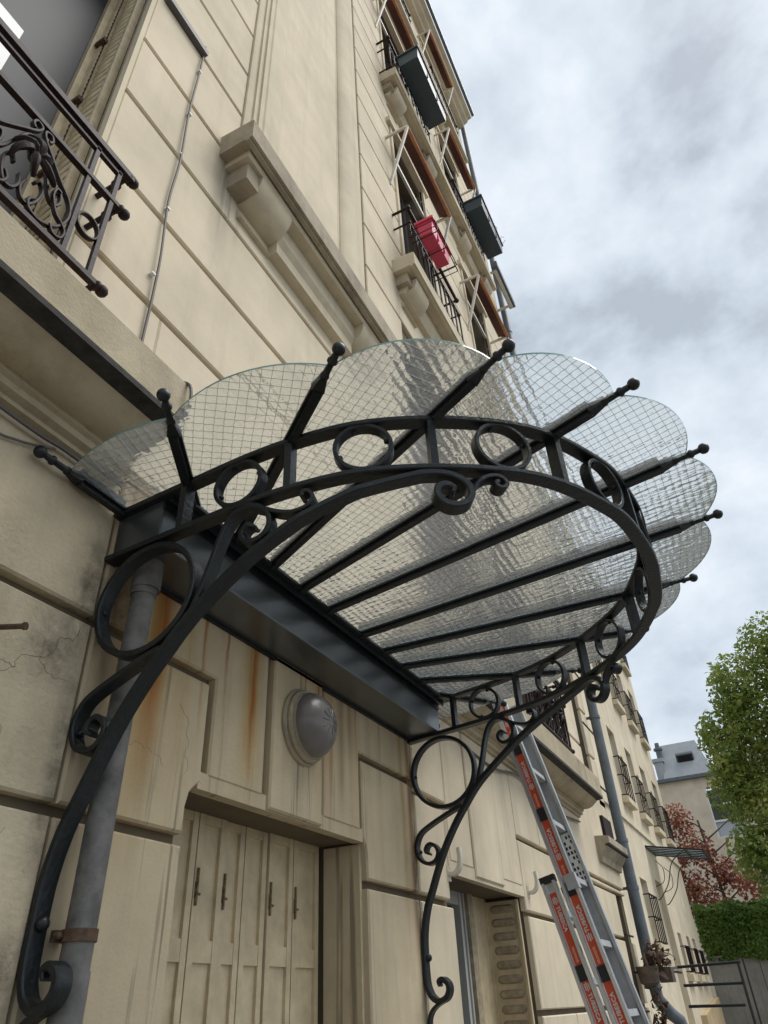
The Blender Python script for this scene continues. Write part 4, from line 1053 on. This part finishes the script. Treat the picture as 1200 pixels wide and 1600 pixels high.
# dried plant in a wall pot by the drainpipe
pot = empty('hanging_plant', (8.15, -.16, 1.5)); tag(pot, 'withered brown plant in wall baskets beside the tall drainpipe', 'plant')
mb = MB(); mb.lathe([(.05, 0), (.085, .02), (.10, .13), (.105, .15), (.095, .15)], (8.10, -.12, 1.72), (0, 0, 1), 14); mb.build('pot', M_BARK, pot, True)
mb = MB(); mb.box(8.22, 8.40, -.31, -.19, 1.74, 1.86); mb.build('basket', M_BARK, pot)
rnd = random.Random(3)
mb = MB()
for k in range(380):
    if k < 230: p = Vector((8.2+rnd.gauss(0, .09), -.2+rnd.gauss(0, .055), 1.92+rnd.gauss(0, .05)))
    else: p = Vector((8.13+rnd.gauss(0, .03), -.15+rnd.gauss(0, .03), 1.72-rnd.random()*.62))
    q = p+Vector((rnd.gauss(0, .035), rnd.gauss(0, .03), rnd.gauss(-.01, .035))); s_ = Vector((rnd.gauss(0, .012), rnd.gauss(0, .012), rnd.gauss(0, .012)))
    mb.add([p-s_, q-s_*.3, q+s_*.3, p+s_], [(0, 1, 2, 3)])
mb.build('withered_leaves', M_RUST, pot)

# ------------------------------------------------------------------ far end of the yard
T = MB(); T.box(15, 60, -40, 9, -.5, .45); tag(T.build('terrace', M_GROUND), kind='structure')
cw = empty('retaining_wall', (28.5, -5, 1)); tag(cw, 'grey concrete retaining wall under the ivy hedge', 'wall')
for k in range(8):
    y1 = 1.42-k*1.5; MB().box(28.3, 28.6, y1-1.485, y1, .4, 2.64).build('concrete_panel', M_CONC, cw)
MB().box(28.25, 28.65, -10.6, 1.45, 2.64, 2.68).build('coping', M_CONC, cw)
rnd = random.Random(11)
def leaf_quads(mb, P, s, nrm=None, jit=1.):
    a = Vector((rnd.gauss(0, 1), rnd.gauss(0, 1), rnd.gauss(0, 1)))
    if nrm is not None: a = Vector(nrm)+a*jit
    a.normalize(); u = a.orthogonal().normalized(); th = rnd.random()*6.283; v = a.cross(u)
    u, v = u*math.cos(th)+v*math.sin(th), -u*math.sin(th)+v*math.cos(th)
    mb.add([P-u*s, P-v*s*.55+a*s*.12, P+u*s, P+v*s*.55+a*s*.12], [(0, 1, 2), (0, 2, 3)])
hd = empty('ivy_hedge', (28.2, -4, 2.6)); tag(hd, 'clipped green ivy hedge spilling over the concrete wall', 'hedge')
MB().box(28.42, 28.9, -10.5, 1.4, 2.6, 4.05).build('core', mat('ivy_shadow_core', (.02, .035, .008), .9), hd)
mb = MB()
for k in range(15000):
    y = 1.46-rnd.random()*9.0; z = 2.55+rnd.random()*1.58; f = .5+.5*math.sin(y*3+z*2)*math.sin(z*4.1-y*1.3)
    x = 28.33-rnd.random()*.10-f*.10
    if z > 4.0: x += rnd.random()*.6
    if z < 2.75 and .95 < y < 1.5 and rnd.random() < .8: continue
    leaf_quads(mb, Vector((x, y, z+.05*math.sin(y*5))), .055+rnd.random()*.035, (-1, 0, .5), .6)
mb.build('foliage', M_IVY, hd)
# green plane tree
def blob_tree(mb, blobs, n, s0, s1, lobes):
    tot = sum(b[3]*b[4]*b[5] for b in blobs)
    for bx, by, bz, rx, ry, rz in blobs:
        cnt = int(n*rx*ry*rz/tot)
        for k in range(cnt):
            dv = Vector((rnd.gauss(0, 1), rnd.gauss(0, 1), rnd.gauss(0, 1))).normalized()
            r = rnd.random()**.45
            if math.sin(dv.x*lobes+bx)*math.sin(dv.y*lobes+by*2)*math.sin(dv.z*lobes+bz) > .32 and r > .55 and rnd.random() < .75: continue
            leaf_quads(mb, Vector((bx+dv.x*rx*r, by+dv.y*ry*r, bz+dv.z*rz*r)), s0+rnd.random()*(s1-s0), dv+Vector((0, 0, .6)), .9)
gt = empty('plane_tree', (31, -4.2, 1)); tag(gt, 'big green leafy tree rising above the ivy hedge', 'tree')
mb = MB()
blobs = []
for (y, z, ry, rz) in [(-2.3, 9.6, 1.25, 1.5), (-2.0, 7.9, 1.15, 1.3), (-3.3, 11.3, 1.3, 1.6), (-3.9, 9.3, 1.7, 1.9), (-3.1, 6.6, 1.5, 1.5), (-1.9, 5.6, 1.0, 1.0), (-5.0, 12.6, 1.6, 1.8), (-5.6, 10.3, 1.9, 2.0), (-4.6, 7.2, 1.9, 1.7), (-3.4, 5.1, 1.6, 1.0), (-2.35, 4.6, .8, .6), (-6.4, 7.6, 2.0, 2.2), (-6.9, 13.3, 1.8, 2.0), (-5.2, 5.2, 1.7, 1.0), (-1.75, 8.6, .6, .55), (-2.7, 10.9, .7, .7), (-1.55, 10.0, .45, .45), (-2.6, 12.2, .5, .5), (-8.2, 10.5, 2.2, 3.0)]:
    blobs.append((31+rnd.uniform(-.9, .9), y+1.0, z+.1, 1.5, ry, rz))
blob_tree(mb, blobs, 46000, .065, .14, 4.2)
mb.build('crown', M_LEAF, gt)
mb = MB(); mb.tube(spline([(31, -4.4, .9), (31.05, -4.3, 3), (31, -4.4, 6), (31.1, -4.6, 9), (31, -5, 12)], 5), lambda i: .28-.011*i, 10)
for a in [((31, -4.4, 4.2), (30.8, -3.2, 5.6), (30.7, -2.3, 7.6)), ((31, -4.4, 5.5), (31.2, -5.6, 7), (31.1, -6.6, 8.5)), ((31.05, -4.5, 7.5), (30.9, -3.4, 9.2), (30.9, -2.6, 10.2)), ((31.05, -4.7, 9), (31.2, -5.8, 11), (31, -6.6, 13)), ((31, -4.4, 3.6), (30.9, -3.0, 4.4), (30.8, -2.2, 5.2))]:
    mb.tube(spline(a, 6), lambda i: .11-.007*i, 8)
mb.build('trunk', M_BARK, gt, True)
# copper leaved tree
rtree = empty('copper_tree', (36, .6, 1)); tag(rtree, 'sparse copper red tree between the wing and the green tree', 'tree')
mb = MB(); bl = []
for (y, z, ry, rz) in [(1.9, 8.1, .9, .9), (1.0, 8.3, 1.0, .95), (.5, 7.0, 1.2, 1.0), (1.7, 6.7, 1.1, 1.0), (-.3, 6.0, 1.1, .9), (1.0, 5.6, 1.3, .9), (1.7, 4.9, .8, .8), (0.2, 4.9, 1.0, .6), (-1.1, 5.5, .9, .8)]:
    bl.append((36+rnd.uniform(-.5, .5), y+.95, z-.15, .9, ry*.68, rz*.82))
blob_tree(mb, bl, 4200, .06, .12, 5.)
mb.build('crown', M_RLEAF, rtree)
mb = MB(); mb.tube(spline([(36, .6, .9), (36, .7, 3.2), (36, .9, 5), (36, 1.1, 8)], 5), lambda i: .13-.006*i, 8)
for k in range(16):
    z = 3.0+k*.3; s_ = 1 if k % 2 else -1
    mb.tube(spline([(36, .75+.05*k/4, z), (36+rnd.uniform(-.3, .3), .8+s_*.6, z+.45), (36+rnd.uniform(-.4, .4), .9+s_*rnd.uniform(.9, 1.6), z+rnd.uniform(.6, 1.2))], 4), lambda i: .04-.004*i, 6)
mb.build('trunk', M_BARK, rtree, True)
# tan house with zinc mansard closing the yard
hs = empty('mansard_house', (48, -4, 0)); tag(hs, 'tan rendered house with grey zinc mansard roof behind the trees', 'building')
HX = 45
hh = [('w', -.75, .95, 8.6, 11.1), ('w', -5.5, -3.5, 8.6, 11.1)]
ys = sorted({-14, 6, *[h[1] for h in hh], *[h[2] for h in hh]}); zs = sorted({0, 11.75, *[h[3] for h in hh], *[h[4] for h in hh]})
mb = MB()
for i in range(len(ys)-1):
    for j in range(len(zs)-1):
        c0, c1 = (ys[i]+ys[i+1])/2, (zs[j]+zs[j+1])/2
        if any(h[1] < c0 < h[2] and h[3] < c1 < h[4] for h in hh): continue
        mb.add([(HX, ys[i+1], zs[j]), (HX, ys[i], zs[j]), (HX, ys[i], zs[j+1]), (HX, ys[i+1], zs[j+1])], [(0, 1, 2, 3)])
mb.add([(HX, -14, 0), (HX+9, -14, 0), (HX+9, -14, 11.75), (HX, -14, 11.75), (HX, 6, 0), (HX+9, 6, 0), (HX+9, 6, 11.75), (HX, 6, 11.75)], [(0, 1, 2, 3), (5, 4, 7, 6), (1, 5, 6, 2)])
mb.build('wall', M_TANW, hs)
for _, a, b, c, d_ in hh:
    wn = empty('window', (0, 0, 0), hs); wn.location = -Vector(hs.location)
    for k in range(3):
        z0 = c+(d_-c)*k/3; MB().box(HX+.12, HX+.16, a, b, z0, z0+(d_-c)/3-.05).build('pane', M_PANEG if k else mat('grey_blind', (.45, .47, .49), .6), wn)
        MB().box(HX+.02, HX+.14, a, b, z0-.06, z0+.04).build('frame', M_WHITE, wn)
    for yy in (a, b-.08): MB().box(HX+.01, HX+.15, yy, yy+.08, c, d_).build('frame', M_WHITE, wn)
MB().box(HX-.28, HX+.1, -14, 6, 11.75, 11.92).build('gutter', M_ZINCD, hs)
mb = MB(); mb.add([(HX, .15, 11.92), (HX, 2.9, 11.92), (HX+1.0, 2.75, 14.1), (HX+1.0, .75, 14.1), (HX+8, .15, 11.92), (HX+8, 2.9, 11.92), (HX+7, 2.75, 14.1), (HX+7, .75, 14.1)], [(0, 3, 2, 1), (3, 7, 6, 2), (0, 4, 7, 3), (1, 2, 6, 5)]); mb.build('mansard', M_ROOF, hs)
mb = MB(); mb.add([(HX+1, -14, 11.92), (HX+1, -.35, 11.92), (HX+1.7, -.35, 13.2), (HX+1.7, -14, 13.2), (HX+8, -14, 11.92), (HX+8, -.35, 11.92), (HX+7, -.35, 13.2), (HX+7, -14, 13.2)], [(0, 3, 2, 1), (3, 7, 6, 2), (1, 2, 6, 5)]); mb.build('mansard', M_ROOF, hs)
MB().obox((HX+.46, 1.5, 12.95), (.04, 0, .06), (0, .48, 0), (-.16, 0, .34)).build('skylight', M_ZINCD, hs); MB().obox((HX+.42, 1.5, 12.96), (.04, 0, .06), (0, .40, 0), (-.13, 0, .27)).build('skylight_pane', M_PANE, hs)
ch_ = MB(); ch_.box(HX+.2, HX+.9, 2.75, 3.25, 11.9, 13.2); ch_.box(HX+.12, HX+.98, 2.68, 3.32, 13.0, 13.2); ch_.build('chimney', M_ROOF, hs)
mb = MB(); mb.lathe([(.17, 0), (.17, .5), (.26, .52), (.26, .64), (.14, .68), (.12, .95)], (HX+.5, 2.85, 13.2), (0, 0, 1), 12); mb.build('chimney_pot', M_ZINCD, hs)

# handrail at the top of the yard steps
hr = empty('handrail', (12, -.6, 1)); tag(hr, 'dark metal pipe handrail with three bars in front of the concrete wall', 'railing')
for a, b in (((12, .14, 1.965), (12, -.66, 1.975)), ((12, .12, 1.755), (12, -.62, 1.745)), ((12, .12, 1.525), (12, -.58, 1.51))):
    mb = MB(); mb.tube([a, b], .018, 8); mb.build('bar', M_IRON, hr, True)
mb = MB(); mb.tube([(12, -.63, 1.99), (12, -.63, 0)], .019, 8); mb.tube([(12.02, -.70, 2.02), (12.02, -.70, 0)], .013, 8); mb.build('post', M_IRON, hr, True)
mb = MB(); mb.tube([(12, .13, 1.965), (12.9, .45, 1.965), (14.5, .45, 1.965)], .018, 8); mb.build('bar', M_IRON, hr, True)

bpy.context.view_layer.update()
